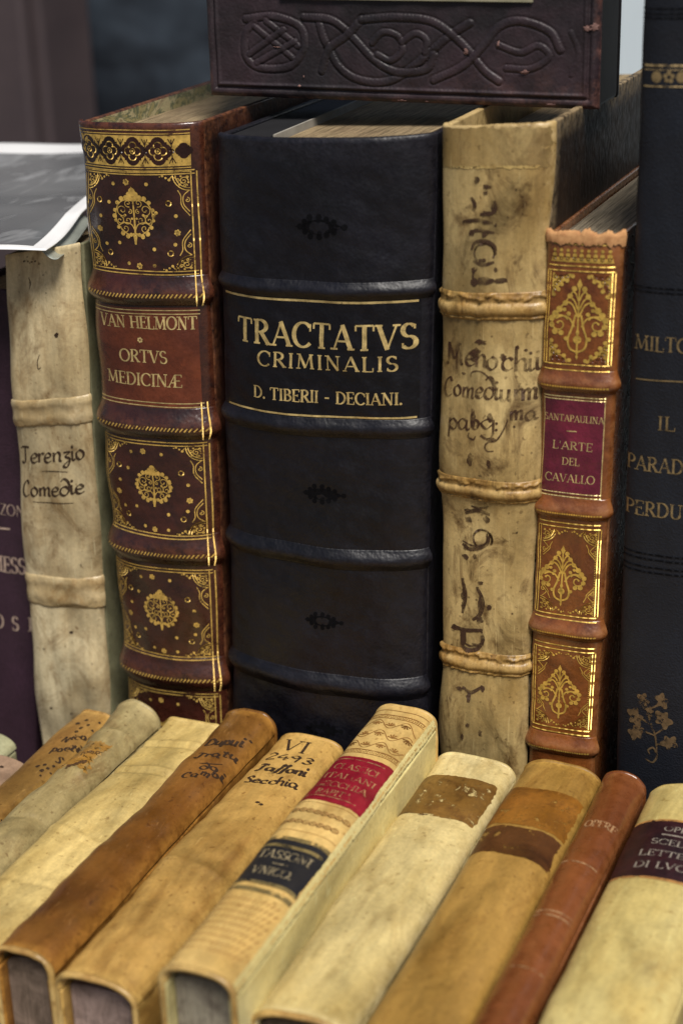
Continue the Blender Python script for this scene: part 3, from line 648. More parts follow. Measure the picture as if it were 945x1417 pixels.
# 2 pale vellum book with handwriting
B2 = Book('vellum_book', 'tall pale grey vellum book with two raised bands and two handwritten ink words',
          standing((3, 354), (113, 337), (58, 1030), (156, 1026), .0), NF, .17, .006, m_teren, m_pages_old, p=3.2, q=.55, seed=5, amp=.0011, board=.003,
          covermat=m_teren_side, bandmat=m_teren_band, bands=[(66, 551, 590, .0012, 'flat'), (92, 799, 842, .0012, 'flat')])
sh = B2.sheet()
hand(sh, 'Terenzio', (31, 640), (118, 634), 13, 4.2, 1.1)
hand(sh, 'Comedie', (32, 685), (118, 681), 12, 4.2, 1.1)
strokes(sh, [[(57, 652), (75, 652), (94, 653)], [(46, 694), (75, 696), (102, 696)], [(40, 383), (42, 392), (41, 400)], [(55, 490), (52, 500), (53, 510), (57, 508)]], 1.3)
blots(sh, [(34, 361, 2, 1.4), (39, 361, 1.6, 1.6), (44, 362, 1.8, 1.3), (49, 361, 1.3, 1.4), (38, 355, 1.2, 1), (54, 365, 1, 1), (78, 463, 3, 3.4), (60, 380, 1, 1), (64, 405, .8, .8), (99, 875, 3, 2), (71, 980, 1.6, 1.6), (99, 988, 1.6, 1.6), (112, 782, 1.2, 1.2), (61, 898, 2, 1.2)])
B2.put(sh, 'handwriting', [m_ink])

# gilt ornaments shared by the two gilt spines
def fleuron(sh, cx, cy, w, h, m=0, lw=.0005, layer=1):
    X = lambda a: cx + a*w/2
    Y = lambda q: cy + q*h/2
    sh.line([(X(0), Y(-.98)), (X(0), Y(.8))], [lw*2.4, lw*1.3], layer, m)
    sh.poly([(X(-.13), Y(-.60)), (X(.13), Y(-.60)), (X(.04), Y(-1)), (X(-.04), Y(-1))], layer, m)
    for f in (-1, 1):
        A = lambda a0: a0 if f > 0 else 180 - a0
        for a, q, r, a0, tn, dr in ((.58, .20, .30, 250, 1.25, 1), (.34, -.16, .25, 60, 1.2, -1), (.74, -.16, .22, 100, 1.1, 1), (.50, -.44, .24, 20, 1.1, -1), (.26, .44, .20, 250, 1.1, 1), (.20, .14, .13, 90, 1, 1)):
            sh.spiral(X(a*f), Y(q), r*w/2, lw, A(a0), tn, layer, m, dr*f)
        sh.line(smooth_pts([(X(0), Y(-.62)), (X(.3*f), Y(-.66)), (X(.62*f), Y(-.52)), (X(.90*f), Y(-.22)), (X(.92*f), Y(.10)), (X(.76*f), Y(.40)), (X(.44*f), Y(.55)), (X(0), Y(.52))]), lw*1.25, layer, m)
        sh.line(smooth_pts([(X(0), Y(-.52)), (X(.18*f), Y(-.3)), (X(.52*f), Y(-.24)), (X(.84*f), Y(-.34))]), lw*1.1, layer, m)
        for a, q, r in ((1.0, .0, .062), (.97, -.16, .045), (.96, .20, .05), (.86, -.40, .05), (.66, -.62, .062), (.40, -.72, .06), (.22, -.66, .05), (.80, .46, .055), (.58, .60, .062), (.34, .64, .06), (.14, .60, .06), (.46, .02, .035), (.12, -.1, .03), (.16, .74, .075)):
            sh.disc(X(a*f), Y(q), r*w, layer, m, n=9)
    sh.disc(X(0), Y(.86), .085*w, layer, m); sh.poly([(X(-.08), Y(.88)), (X(.08), Y(.88)), (X(0), Y(1.03))], layer, m)
def acanthus(sh, cx, cy, w, h, m=0, lw=.0005, layer=1):
    X = lambda a: cx + a*w/2
    Y = lambda q: cy + q*h/2
    sh.line([(X(0), Y(-.9)), (X(0), Y(.75))], [lw*2.0, lw*1.2], layer, m)
    leaf = lambda x, y, s_, q: sh.poly([(X(x - s_), Y(y)), (X(x), Y(y - q)), (X(x + s_), Y(y)), (X(x), Y(y + q))], layer, m)
    leaf(0, .84, .10, .16); leaf(0, -.95, .05, .08); sh.disc(X(0), Y(-.52), w*.075, layer, m); leaf(0, -.34, .07, .12)
    for f in (-1, 1):
        A = lambda a0: a0 if f > 0 else 180 - a0
        sh.line(smooth_pts([(X(0), Y(-.84)), (X(.26*f), Y(-.74)), (X(.33*f), Y(-.50)), (X(.20*f), Y(-.22)), (X(.10*f), Y(.1))]), lw*1.9, layer, m)
        sh.spiral(X(.66*f), Y(-.14), w*.17, lw*1.5, A(150), 1.3, layer, m, -f)
        sh.line(smooth_pts([(X(.12*f), Y(-.20)), (X(.30*f), Y(.0)), (X(.55*f), Y(.06)), (X(.80*f), Y(-.02))]), lw*1.6, layer, m)
        sh.line(smooth_pts([(X(.02*f), Y(.05)), (X(.22*f), Y(.34)), (X(.46*f), Y(.40)), (X(.66*f), Y(.24))]), lw*1.7, layer, m)
        sh.line(smooth_pts([(X(.02*f), Y(.22)), (X(.18*f), Y(.46)), (X(.36*f), Y(.52)), (X(.46*f), Y(.40))]), lw*1.5, layer, m)
        sh.line(smooth_pts([(X(.02*f), Y(.45)), (X(.12*f), Y(.62)), (X(.24*f), Y(.66)), (X(.30*f), Y(.58))]), lw*1.4, layer, m)
        for a, q, r in ((.68, .22, .06), (.82, .10, .06), (.94, -.02, .055), (.92, -.18, .05), (.80, -.34, .055), (.58, -.36, .05), (.48, .38, .05), (.32, .56, .05), (.18, .74, .05), (.40, -.50, .04), (.34, .12, .04), (.50, .22, .035)):
            sh.disc(X(a*f), Y(q), r*w, layer, m, n=9)
def lace(sh, x, y, fx, fy, s, lw, m=0, layer=1, arm=1.):
    """lace corner piece: x, y the frame corner, fx, fy the way inwards"""
    for r in (.62, .74):
        a = np.radians(np.linspace(0, 90, 16)); sh.line(np.column_stack([x + fx*s*r*np.cos(a), y + fy*s*r*np.sin(a)]), lw, layer, m)
    sh.spiral(x + fx*s*.26, y + fy*s*.28, s*.2, lw, 0, 1.3, layer, m, fx*fy)
    sh.spiral(x + fx*s*.5, y + fy*s*.2, s*.1, lw, 0, 1, layer, m, -fx*fy); sh.spiral(x + fx*s*.2, y + fy*s*.52, s*.1, lw, 0, 1, layer, m, fx*fy)
    for a, b, r in ((.1, .1, .07), (.45, .45, .06), (.06, .36, .05), (.38, .06, .05), (.36, .36, .05), (.66, .12, .04)): sh.disc(x + fx*s*a, y + fy*s*b, s*r, layer, m, n=8)
    sh.line(smooth_pts([(x + fx*s*.05, y + fy*s*1.75*arm), (x + fx*s*.30, y + fy*s*1.4*arm), (x + fx*s*.30, y + fy*s*1.0), (x + fx*s*.05, y + fy*s*.74)]), lw, layer, m)
    sh.line(smooth_pts([(x + fx*s*.05, y + fy*s*1.95*arm), (x + fx*s*.40, y + fy*s*1.45*arm), (x + fx*s*.42, y + fy*s*1.0), (x + fx*s*.55, y + fy*s*.72)]), lw, layer, m)
    sh.spiral(x + fx*s*.14, y + fy*s*1.2, s*.13, lw, 90, 1., layer, m, fx)
    for q, r in ((.9, .07), (1.05, .055), (1.2, .06), (1.32, .035)): sh.disc(x + fx*s*q, y + fy*s*(.12 + .1*math.sin(q*9)), s*r, layer, m, n=8)
    sh.line([(x + fx*s*.78, y + fy*s*.05), (x + fx*s*.95, y + fy*s*.26)], lw, layer, m)

# 3 maroon leather folio with gilt spine
B3 = Book('leather_folio', 'maroon leather folio with gilt flowers and lace corners, red brown lettered panel between its bands',
          standing((112, 166), (281, 168), (178, 960), (314, 962), .0), NF, .24, .0105, m_helm, m_pages_old, p=2.4, q=.62, seed=8, amp=.0009, board=.0035, square=.008,
          covermat=m_helm_side, bands=[(200, 380, 424, .0036, 'low'), (213, 562, 608, .0036, 'low'), (225, 738, 782, .0034, 'low'), (236, 908, 954, .0034, 'low')], headcap=.0)
S3 = B3.surf; W3 = S3.W
la = B3.sheet(); y0, y1 = S3.loc(207, 563)[1], S3.loc(203, 425)[1]
la.patch(.05*W3, .93*W3, y0, y1, 0, 0); lab3 = B3.put(la, 'title_label', [m_helm_label])
sh = B3.sheet(); k3 = sh.mmpx(200, 490)[1]
for yy in (429, 434, 556, 561): B3.hl(sh, 205, yy, .04, .945, 1.3)
caps(sh, 'VAN HELMONT', (140, 447), (274, 456), 17, .16); caps(sh, 'ORTVS', (166, 498), (232, 503), 17, .16); caps(sh, 'MEDICINÆ', (150, 525), (254, 536), 17, .16)
c = sh.s.loc(194, 470); sh.petals(c[0], c[1], 4.2*k3, 6)
B3.put(sh, 'gilt_lettering', [m_gold_fine], lab3)
sh = B3.sheet(); lw = 1.3*k3
# rosette border at the head
ya, yb = S3.loc(190, 230)[1], S3.loc(187, 187)[1]; ym, hh = (ya+yb)/2, (yb-ya)/2
for yy in (179.5, 184.5, 232.5, 238): B3.hl(sh, 190, yy, .03, .93, 1.3)
sh.patch(.045*W3, .93*W3, ya, yb, 0, 0)
for i in range(5):
    x = (.115 + .198*i)*W3; q = hh*(.98 if i < 4 else .55); x -= .02*W3*(i == 4)
    for a, b in ((.42, 0), (-.42, 0), (0, .45), (0, -.45)): sh.disc(x + a*q, ym + b*q, q*.5, 1, 1, n=14)
    sh.poly([(x - q*.6, ym - q*.6), (x + q*.6, ym - q*.6), (x + q*.6, ym + q*.6), (x - q*.6, ym + q*.6)], 1, 1)
    if i == 4: continue
    for a, b in ((.3, 0), (-.3, 0), (0, .33), (0, -.33)):
        ang = math.degrees(math.atan2(b, a)); sh.ring(x + a*q, ym + b*q, q*.27, lw, 2, 0, ang - 115, ang + 115)
    sh.ring(x, ym, q*.17, lw, 3, 0); sh.disc(x, ym, q*.07, 3, 0)
for i in range(4):
    x = (.214 + .198*i)*W3; sh.ring(x, ym, hh*.12, lw, 2, 1)
    for f in (-1, 1):
        sh.line([(x, ym + f*hh*.25), (x, ym + f*hh*.75)], lw, 2, 1); sh.line([(x - hh*.2, ym + f*hh*.8), (x, ym + f*hh*.4), (x + hh*.2, ym + f*hh*.8)], lw*.8, 2, 1)
m_ground3 = leather('dark_ground_leather', (.012, .005, .004), (.035, .010, .007), None, .3, 2.)
B3.put(sh, 'gilt_border', [m_gold, m_ground3], B3.spine)
# panels: (middle x, top y, bottom y, y of the flower, its width, its height)
DOTS = [('d', .30, .90), ('f', .43, .92), ('d', .62, .90), ('r', .15, .73), ('d', .25, .71), ('r', .80, .70), ('d', .68, .60), ('d', .15, .56), ('d', .86, .57), ('f', .12, .42), ('f', .87, .40),
        ('d', .17, .26), ('d', .31, .28), ('d', .85, .28), ('d', .66, .23), ('r', .20, .17), ('r', .81, .19), ('d', .40, .07), ('f', .51, .05), ('d', .66, .06)]
for mx_, yt, yb_, fy, fw, fh, fx in ((193, 241, 374, 298, 49, 76, 186), (207, 615, 737, 672, 48, 62, 213), (220, 790, 905, 844, 49, 64, 223), (238, 961, 1085, 1020, 49, 62, 236)):
    sh = B3.sheet(); Y1, Y0 = S3.loc(mx_, yt)[1], S3.loc(mx_, yb_)[1]; x0, x1 = .07*W3, .925*W3
    for a, b in ((Y1, 0), (Y1 + 4.5*k3, 1), (Y0, 0), (Y0 - 4.5*k3, 1)):
        sh.line(np.column_stack([np.linspace(.035*W3, .95*W3, 40), np.full(40, a)]), lw*1.15)
    for uu in (.045, .07, .925, .962): B3.vl(sh, uu, Y0 - 3*k3, Y1 + 3*k3, lw*1.1)
    cx, cy = S3.loc(fx, fy); fleuron(sh, cx, cy, fw*k3*1.08, fh*k3, lw=lw*.95)
    cs = 27*k3; am = (Y1 - Y0)/2/(cs*1.95)
    for fx_, xx in ((1, x0), (-1, x1)):
        for fy_, yy in ((1, Y0), (-1, Y1)): lace(sh, xx + fx_*1.5*k3, yy + fy_*1.5*k3, fx_, fy_, cs, lw*.95, arm=min(1, am))
    for kd, a, b in DOTS:
        X, Yp = x0 + a*(x1 - x0), Y0 + b*(Y1 - Y0)
        if kd == 'd': sh.disc(X, Yp, 2.5*k3)
        elif kd == 'r': sh.ring(X, Yp, 3.4*k3, 1.4*k3)
        else: sh.petals(X, Yp, 4.6*k3, 6); sh.disc(X, Yp, 1.2*k3)
    B3.put(sh, 'gilt_panel', [m_gold], B3.spine)
for bi, (Yc, hw, h, kind) in enumerate(S3.bands):             # slanted rope tooling on the raised bands
    sh = B3.sheet(); yy = Yc - hw*.22
    for i in range(30):
        x = (.05 + .9*i/29)*W3; sh.line([(x - 2.0*k3, yy - 2.6*k3), (x + 1.8*k3, yy + 2.6*k3)], 1.7*k3)
    for uu in (.925, .962): B3.vl(sh, uu, Yc - hw, Yc + hw*1.3, lw)
    B3.put(sh, 'gilt_rope', [m_gold], B3.bands[bi])
t = NT('marbled_paper'); mv = t.noise(60, 4, .6, 3.5, t.map((1, .6, 1)))
m_marble = t.set(t.ramp(mv, [(.30, (.05, .06, .03)), (.42, (.32, .27, .12)), (.5, (.07, .09, .05)), (.58, (.42, .36, .20)), (.7, (.10, .05, .03))]), .5)
P = [S3.C + np.array([.0037, .002, -.10]), S3.C + np.array([.0037, .235, -.10]), S3.C + np.array([.0037, .235, -.0008]), S3.C + np.array([.0037, .002, -.0008])]
Vm, Fm = prism(P, [p + np.array([.0003, 0, 0]) for p in P]); mesh_obj('pastedown', Vm, Fm, m_marble, B3.covers[0], B3.o, smooth=False)

# 4 thick black leather folio
B4 = Book('leather_folio', 'thick black leather folio with large gilt capitals between two gilt lines',
          standing((303, 184), (604, 184), (323, 962), (590, 962), .0), NF, .27, .0165, m_tract, m_pages_old, p=2.2, q=.62, seed=12, amp=.0008, board=.004, square=.005, thick=.003,
          bands=[(455, 389, 416, .0022, 'round'), (455, 578, 606, .0022, 'round'), (458, 758, 788, .0025, 'round'), (460, 932, 964, .0025, 'round')])
S4 = B4.surf; la = B4.sheet(); la.patch(.03*S4.W, .965*S4.W, S4.loc(455, 577)[1], S4.loc(455, 416)[1], 0, 0); lab4 = B4.put(la, 'title_label', [m_tract_label])
sh = B4.sheet(); k4 = sh.mmpx(455, 500)[1]
B4.hl(sh, 455, 417.5, .035, .955, 2.6); B4.hl(sh, 455, 576, .045, .955, 2.6)
caps(sh, 'TRACTATVS', (330, 466), (578, 484), 34, .18, space=.02); caps(sh, 'CRIMINALIS', (356, 501), (551, 516), 19.5, .18, space=.1); caps(sh, 'D. TIBERII - DECIANI.', (351, 546), (557, 562), 17, .18)
B4.put(sh, 'gilt_lettering', [gilt('crisp_gold', (.92, .68, .28), .30, 6., .45, .34, 240)], lab4)
for cx, cy, w_, h_ in ((441, 314, 72, 30), (446, 684, 64, 26), (446, 860, 58, 24), (446, 1010, 58, 24)):
    sh = B4.sheet(); c = sh.s.loc(cx, cy); w_ *= k4/2*1.05; h_ *= k4/2
    sh.poly([(c[0] + a*w_, c[1] + b*h_) for a, b in ((-.9, 0), (-.4, .5), (0, .7), (.4, .5), (.9, 0), (.4, -.5), (0, -.7), (-.4, -.5))], 0)
    for i in range(12):
        a = i/12*2*math.pi; e = .86 + .1*math.cos(3*a); x, y = c[0] + w_*e*math.cos(a)*(.95 if abs(math.sin(a)) < .4 else .72), c[1] + h_*e*math.sin(a); sh.disc(x, y, h_*.28, 0, n=8)
        sh.spiral(c[0] + w_*.62*math.cos(a), c[1] + h_*.55*math.sin(a), h_*.22, .9*k4, i*40, 1, 1, 0)
    B4.put(sh, 'blind_stamp', [m_stamp], B4.spine)
# thin black sheet over the left part of the text block, with a pale paper edge
zt = (S4.C[2] + S4.D[2])/2
P = [np.array(p) for p in ((S4.C[0] + .0042, .001, zt - .0035), (-.0262, .001, zt - .0028), (-.0295, .2, zt - .0028), (S4.C[0] + .0042, .2, zt - .0035))]
Vm, Fm = prism([p - np.array([0, 0, .003]) for p in P], P); el = mesh_obj('dark_sheet', Vm, Fm, plain('black_sheet', (.012, .012, .014), None, .6), B4.root, B4.o, smooth=False)
P = [np.array(p) for p in ((-.0260, .004, zt - .0024), (-.0247, .004, zt - .0024), (-.0280, .2, zt - .0024), (-.0293, .2, zt - .0024))]
Vm, Fm = prism([p - np.array([0, 0, .004]) for p in P], P); mesh_obj('pale_leaf', Vm, Fm, plain('pale_paper', (.30, .28, .24), None, .8), B4.root, B4.o, smooth=False)

# 5 thick vellum folio with cords
B5 = Book('vellum_folio', 'thick yellow brown vellum folio with three frayed cord bands and faded ink writing',
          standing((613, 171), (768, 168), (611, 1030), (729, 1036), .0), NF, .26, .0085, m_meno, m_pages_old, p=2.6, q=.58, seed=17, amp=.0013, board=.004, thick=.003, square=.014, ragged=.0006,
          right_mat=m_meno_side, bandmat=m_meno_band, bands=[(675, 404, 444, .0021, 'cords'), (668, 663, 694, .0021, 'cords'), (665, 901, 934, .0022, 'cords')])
sh = B5.sheet()
hand(sh, 'Menochii', (617, 500), (756, 507), 17.5, 4.8, 1.3, jit=.08); hand(sh, 'Come', (615, 545), (668, 549), 15, 4.4, 1.2, jit=.08); hand(sh, 'diurm', (668, 550), (746, 554), 16, 4.8, 1.4, jit=.08)
hand(sh, 'pab', (620, 592), (664, 594), 15, 4, 1, jit=.08); hand(sh, 'g:', (662, 594), (692, 596), 15, 4, 1); hand(sh, 'ma', (706, 581), (744, 582), 13, 4, 1.2)
strokes(sh, [[(651, 522), (653, 515), (662, 513), (672, 518), (681, 530), (682, 545)], [(703, 580), (697, 594), (687, 609), (675, 612), (671, 618), (674, 624), (683, 624)], [(649, 598), (648, 604), (655, 608), (658, 603)]], 2.6)
blots(sh, [(665, 473, 9, 4), (657, 489, 9, 10), (696, 494, 5, 5), (642, 516, 3, 2), (660, 548, 4, 3), (655, 580, 4, 13), (678, 578, 5, 6), (679, 608, 7, 3), (728, 484, 3, 2), (650, 636, 4, 9), (676, 643, 3, 7), (664, 658, 3, 2)])
B5.put(sh, 'handwriting', [ink('worn_black_ink', (.055, .026, .014), .46, 11., 150, .88)], B5.spine)
sh = B5.sheet(); S5 = B5.surf; y = S5.loc(690, 232)[1]
sh.patch(.02*S5.W, .97*S5.W, y, S5.H - .0012, 0, 0, .0014, 12)
B5.put(sh, 'head_fold', [vellum('folded_vellum', (.61, .49, .27), (.37, .265, .12), (.12, .065, .025), .8, 77., .4, (1, 1, .5), .8)], B5.spine)
sh = B5.sheet(); sh.patch(.10*S5.W, .92*S5.W, y - .0006, y + .0006, 1, 0, .0011, 13, .0005)
B5.put(sh, 'fold_edge', [vellum('pale_fold_edge', (.66, .54, .28), (.46, .32, .13), (.22, .12, .045), .3, 78., .4, grime=.8)], B5.spine)
sh = B5.sheet()
blots(sh, [(660, 249, 4, 5), (674, 258, 6, 4), (672, 266, 4, 2.5), (682, 286, 3, 6), (673, 294, 7, 3), (650, 305, 8, 3), (672, 308, 6, 3), (686, 311, 2, 3), (652, 322, 4, 4.5), (671, 323, 5, 4), (668, 360, 6, 3),
           (670, 388, 14, 5.5), (694, 388, 9, 4), (656, 390, 5, 6), (655, 374, 3, 5), (686, 373, 3, 4), (648, 706, 5, 3), (648, 719, 5, 4), (674, 719, 5, 5), (672, 700, 3, 5), (645, 757, 4, 5), (644, 770, 5, 4), (657, 770, 3, 4), (665, 807, 4, 3),
           (642, 822, 4, 8), (641, 838, 3, 6), (664, 836, 3, 10), (677, 841, 4, 4), (664, 858, 5, 5), (631, 868, 7, 4), (642, 880, 4, 13), (668, 884, 3, 9), (660, 893, 8, 3), (636, 953, 5, 3), (668, 953, 4, 5), (648, 963, 3, 5), (647, 1004, 4, 3), (664, 1014, 3, 4), (640, 1020, 2, 5), (715, 737, 2, 2), (709, 849, 1.6, 1.6), (714, 262, 1.8, 1.8), (703, 300, 1.4, 2)])
for cx, cy, r in ((670, 350, 14), (668, 746, 13)): c = sh.s.loc(cx, cy); kk = sh.mmpx(cx, cy); sh.ring(c[0], c[1], r*kk[0], 3*kk[1], 1, 0, -30, 230)
strokes(sh, [[(640, 748), (655, 755), (672, 752), (674, 738)], [(625, 866), (640, 872), (660, 872), (668, 876)], [(640, 888), (652, 894), (668, 890)], [(655, 395), (655, 378), (660, 372)], [(652, 700), (664, 703), (676, 700)]], 3.0)
strokes(sh, [[(684, 277), (686, 288), (679, 295), (664, 296)], [(652, 272), (657, 282), (655, 292)], [(640, 306), (660, 304), (682, 308)], [(650, 322), (662, 318), (684, 322)], [(652, 345), (658, 335), (672, 333), (684, 340), (686, 352)], [(655, 360), (668, 366), (684, 362)],
  [(644, 710), (660, 706), (678, 712)], [(640, 752), (652, 760), (672, 754), (678, 740)], [(640, 800), (644, 824), (640, 848)], [(660, 812), (668, 832), (664, 850), (654, 858)], [(628, 866), (645, 872), (668, 872)], [(638, 872), (642, 896), (660, 898), (670, 884)], [(640, 950), (652, 958), (668, 950)], [(650, 958), (648, 972)]], 5.5)
B5.put(sh, 'faded_writing', [ink('rusty_faded_ink', (.055, .029, .017), .42, 4., 190, mx=.9)], B5.spine)

# 6 slim tan leather book with gilt spine
B6 = Book('leather_book', 'slim tan leather book with gilt flowers, purple red lettered label and torn head',
          standing((758, 321), (864, 325), (731, 1045), (824, 1048), .0), NF, .19, .0048, m_cav, m_pages_grey, p=4.0, q=.55, seed=21, amp=.0005, board=.0025, square=.004, thick=.0022, ragged=.0012,
          bands=[(802, 512, 545, .0024, 'low'), (790, 688, 720, .0024, 'low'), (781, 855, 886, .0024, 'low'), (776, 1016, 1046, .0024, 'low')])
S6 = B6.surf; W6 = S6.W
la = B6.sheet(); la.patch(.07*W6, .90*W6, S6.loc(790, 685)[1], S6.loc(794, 552)[1], 0, 0); lab6 = B6.put(la, 'title_label', [m_cav_label])
sh = B6.sheet(); k6 = sh.mmpx(790, 620)[1]
caps(sh, 'SANTAPAULINA', (754, 581), (836, 584), 9, .14); caps(sh, "L'ARTE", (764, 621), (820, 623), 11, .14); caps(sh, 'DEL', (777, 643), (802, 644), 10, .14); caps(sh, 'CAVALLO', (754, 665), (823, 668), 11, .14)
c = sh.px([(784, 596), (798, 597)]); sh.line(c, 1.5*k6)
for yy in (549, 553, 683, 688): B6.hl(sh, 793, yy, .06, .91, 1.4)
for uu in (.075, .895): B6.vl(sh, uu, S6.loc(790, 686)[1], S6.loc(794, 551)[1], 1.2*k6)
B6.put(sh, 'gilt_lettering', [m_gold_fine], lab6)
sh = B6.sheet(); lw = 1.1*k6
for yy in (368, 375, 505, 513, 724, 730, 852, 858, 893, 899, 1008, 1014): B6.hl(sh, {0: 806}.get(0) if yy < 520 else (785 if yy < 870 else 776), yy, .06, .93, 1.5)
B6.hl(sh, 806, 338, .12, .88, 1.5)
ya, yb = S6.loc(808, 363)[1], S6.loc(808, 346)[1]       # cresting
sh.patch(.10*W6, .90*W6, ya, ya + (yb-ya)*.35, 0, 0)
for i in range(9):
    x = (.14 + .72*i/8)*W6; h_ = yb - ya
    sh.disc(x, ya + h_*.55, 3.0*k6, 1, 0); sh.disc(x, ya + h_*.95, 2.2*k6, 1, 0); sh.ring(x, ya + h_*.3, 2.0*k6, .9*k6, 2, 1); sh.line([(x - 4.6*k6, ya), (x, ya + h_*.55), (x + 4.6*k6, ya)], 1.3*k6, 1, 0)
m_gold6 = gilt('warm_gold', (.90, .58, .12), .34, 2., .45, .38); mats6 = [m_gold6, leather('tan_ground', (.07, .02, .008), (.14, .04, .012), None, .3, 2.)]
B6.put(sh, 'gilt_border', mats6, B6.spine)
for mx_, yt, yb_, fx, fy, fw, fh, full in ((803, 379, 502, 800, 441, 66, 98, 1), (784, 734, 848, 778, 796, 58, 82, 0), (776, 903, 1004, 774, 957, 54, 80, 0)):
    sh = B6.sheet(); Y1, Y0 = S6.loc(mx_, yt)[1], S6.loc(mx_, yb_)[1]; x0, x1 = .12*W6, .885*W6
    for uu in (.055, .09, .90, .935): B6.vl(sh, uu, Y0 - 4*k6, Y1 + 4*k6, lw)
    for i in range(36): y = Y0 + (Y1 - Y0)*i/35; sh.disc(.875*W6, y, .9*k6, n=6); 
    cx, cy = S6.loc(fx, fy); acanthus(sh, cx, cy, fw*k6*1.12, fh*k6*1.08, lw=lw*1.25)
    cs = 26*k6
    for fx_, xx in ((1, x0), (-1, x1)):
        for fy_, yy in ((1, Y0), (-1, Y1)):
            if full:
                sh.poly([(xx, yy), (xx + fx_*26*k6, yy), (xx + fx_*22*k6, yy + fy_*7*k6), (xx + fx_*12*k6, yy + fy_*12*k6), (xx + fx_*8*k6, yy + fy_*20*k6), (xx, yy + fy_*27*k6)][::fx_*fy_], 0, 0)
                for a, b in ((4, 4), (12, 4), (5, 13), (19, 3), (3, 20), (9, 9)): sh.ring(xx + fx_*a*k6, yy + fy_*b*k6, 2.2*k6, .9*k6, 2, 1)
                for a, b in ((27, 3), (20, 9), (13, 14), (9, 21), (3, 28)): sh.disc(xx + fx_*a*k6, yy + fy_*b*k6, 2.8*k6, 1, 0)
            else:
                lace(sh, xx, yy, fx_, fy_, cs, lw, arm=.8)
    B6.put(sh, 'gilt_panel', mats6, B6.spine)
for bi, (Yc, hw, h, kind) in enumerate(S6.bands):
    sh = B6.sheet()
    for i in range(26): sh.disc((.08 + .82*i/25)*W6, Yc - hw*.35, 1.5*k6, n=7)
    B6.put(sh, 'gilt_dots', [m_gold6], B6.bands[bi])
# torn, lifted leather at the head
P = []; nn = 46; rs = np.random.RandomState(4)
uu = np.linspace(.0, 1., nn); sm = lambda z: np.convolve(np.pad(z, 2, 'edge'), np.ones(5)/5, 'valid')
hi = .0020 + sm(rs.normal(0, .0016, nn)) + rs.normal(0, .00025, nn); lo = -.0028 - np.abs(sm(rs.normal(0, .0030, nn))) + rs.normal(0, .0002, nn)
Vt = np.vstack([S6.pos(uu, 1 + lo/S6.H, np.full(nn, .0007)), S6.pos(uu, np.full(nn, 1.0), np.full(nn, .0012)), S6.pos(uu, 1 + hi/S6.H, np.full(nn, .0004)), S6.pos(uu, 1 + hi/S6.H, np.full(nn, -.0012)), S6.pos(uu, np.full(nn, 1 - .002/S6.H), np.full(nn, -.0026))])
mesh_obj('torn_headcap', Vt, grid_faces(nn, 5), m_cav_torn, B6.root, B6.o)

# 7 tall black cloth book at the right edge
B7 = Book('cloth_book', 'tall black blue cloth book with dull gilt capitals above a gilt oak sprig',
          standing((894, -70), (1022, -74), (852, 1080), (968, 1092), -.002), NF, .2, .006, m_milton, m_pages_grey, p=2.8, q=.6, seed=25, amp=.0003, board=.003, joint=.002)
S7 = B7.surf; sh = B7.sheet(); k7 = sh.mmpx(915, 600)[1]
caps(sh, 'MILTON', (878, 480), (976, 490), 20, .15); caps(sh, 'IL', (909, 594), (935, 597), 19, .15); caps(sh, 'PARADISO', (866, 642), (987, 654), 20, .15); caps(sh, 'PERDUTO', (866, 706), (984, 717), 20, .15)
c = sh.px([(880, 523), (925, 527), (965, 529)]); sh.line(c, 1.8*k7)
B7.put(sh, 'gilt_lettering', [m_gold_dim], B7.spine)
sh = B7.sheet()
for yy, ww in ((90, 3), (96, 1.2), (119, 2)): B7.hl(sh, 920, yy, .05, .96, ww)
for i in range(6):
    x = (.2 + .14*i)*S7.W; y = S7.loc(918, 106)[1]; sh.disc(x, y, 7*k7, 0, 0) if i % 2 == 0 else sh.petals(x, y, 8*k7, 5, 0, 0)
B7.put(sh, 'gilt_border', [m_gold_dim], B7.spine); sh = B7.sheet()
strokes(sh, [[(893, 1050), (903, 1055), (909, 1046), (904, 1035), (897, 1038), (899, 1044)], [(909, 1046), (907, 1020), (900, 1000), (896, 980), (893, 968)], [(906, 1018), (890, 1012), (880, 1014)], [(901, 1003), (888, 995), (879, 990)], [(907, 1016), (918, 1008), (922, 998)], [(908, 1030), (920, 1030), (928, 1026)], [(896, 982), (910, 976), (918, 968)]], 2.6)
for (x, y, r) in ((890, 970, 8), (916, 970, 8), (879, 992, 10), (918, 996, 10), (880, 1014, 9), (926, 1028, 9), (899, 985, 5)):
    c = sh.s.loc(x, y); R_ = r*1.8*k7; th = x*1.7; ang = np.linspace(0, 2*math.pi, 40, endpoint=False)      # lobed oak leaf
    rad = R_*(.70 + .16*np.cos(5*ang) + .12*np.cos(2*ang)); sh.poly(np.column_stack([c[0] + rad*np.cos(ang + th)*.85, c[1] + rad*np.sin(ang + th)]))
B7.put(sh, 'gilt_sprig', [gilt('brown_gold', (.20, .13, .065), .45, 9., .3, .5, 260)], B7.spine)
for rules in ((11, 18, 24), (398, 404), (768, 775, 786, 793)):
    sh = B7.sheet()
    for yy in rules: B7.hl(sh, 905, yy, .0, 1., 2.2)
    B7.put(sh, 'blind_line', [m_stamp], B7.spine)

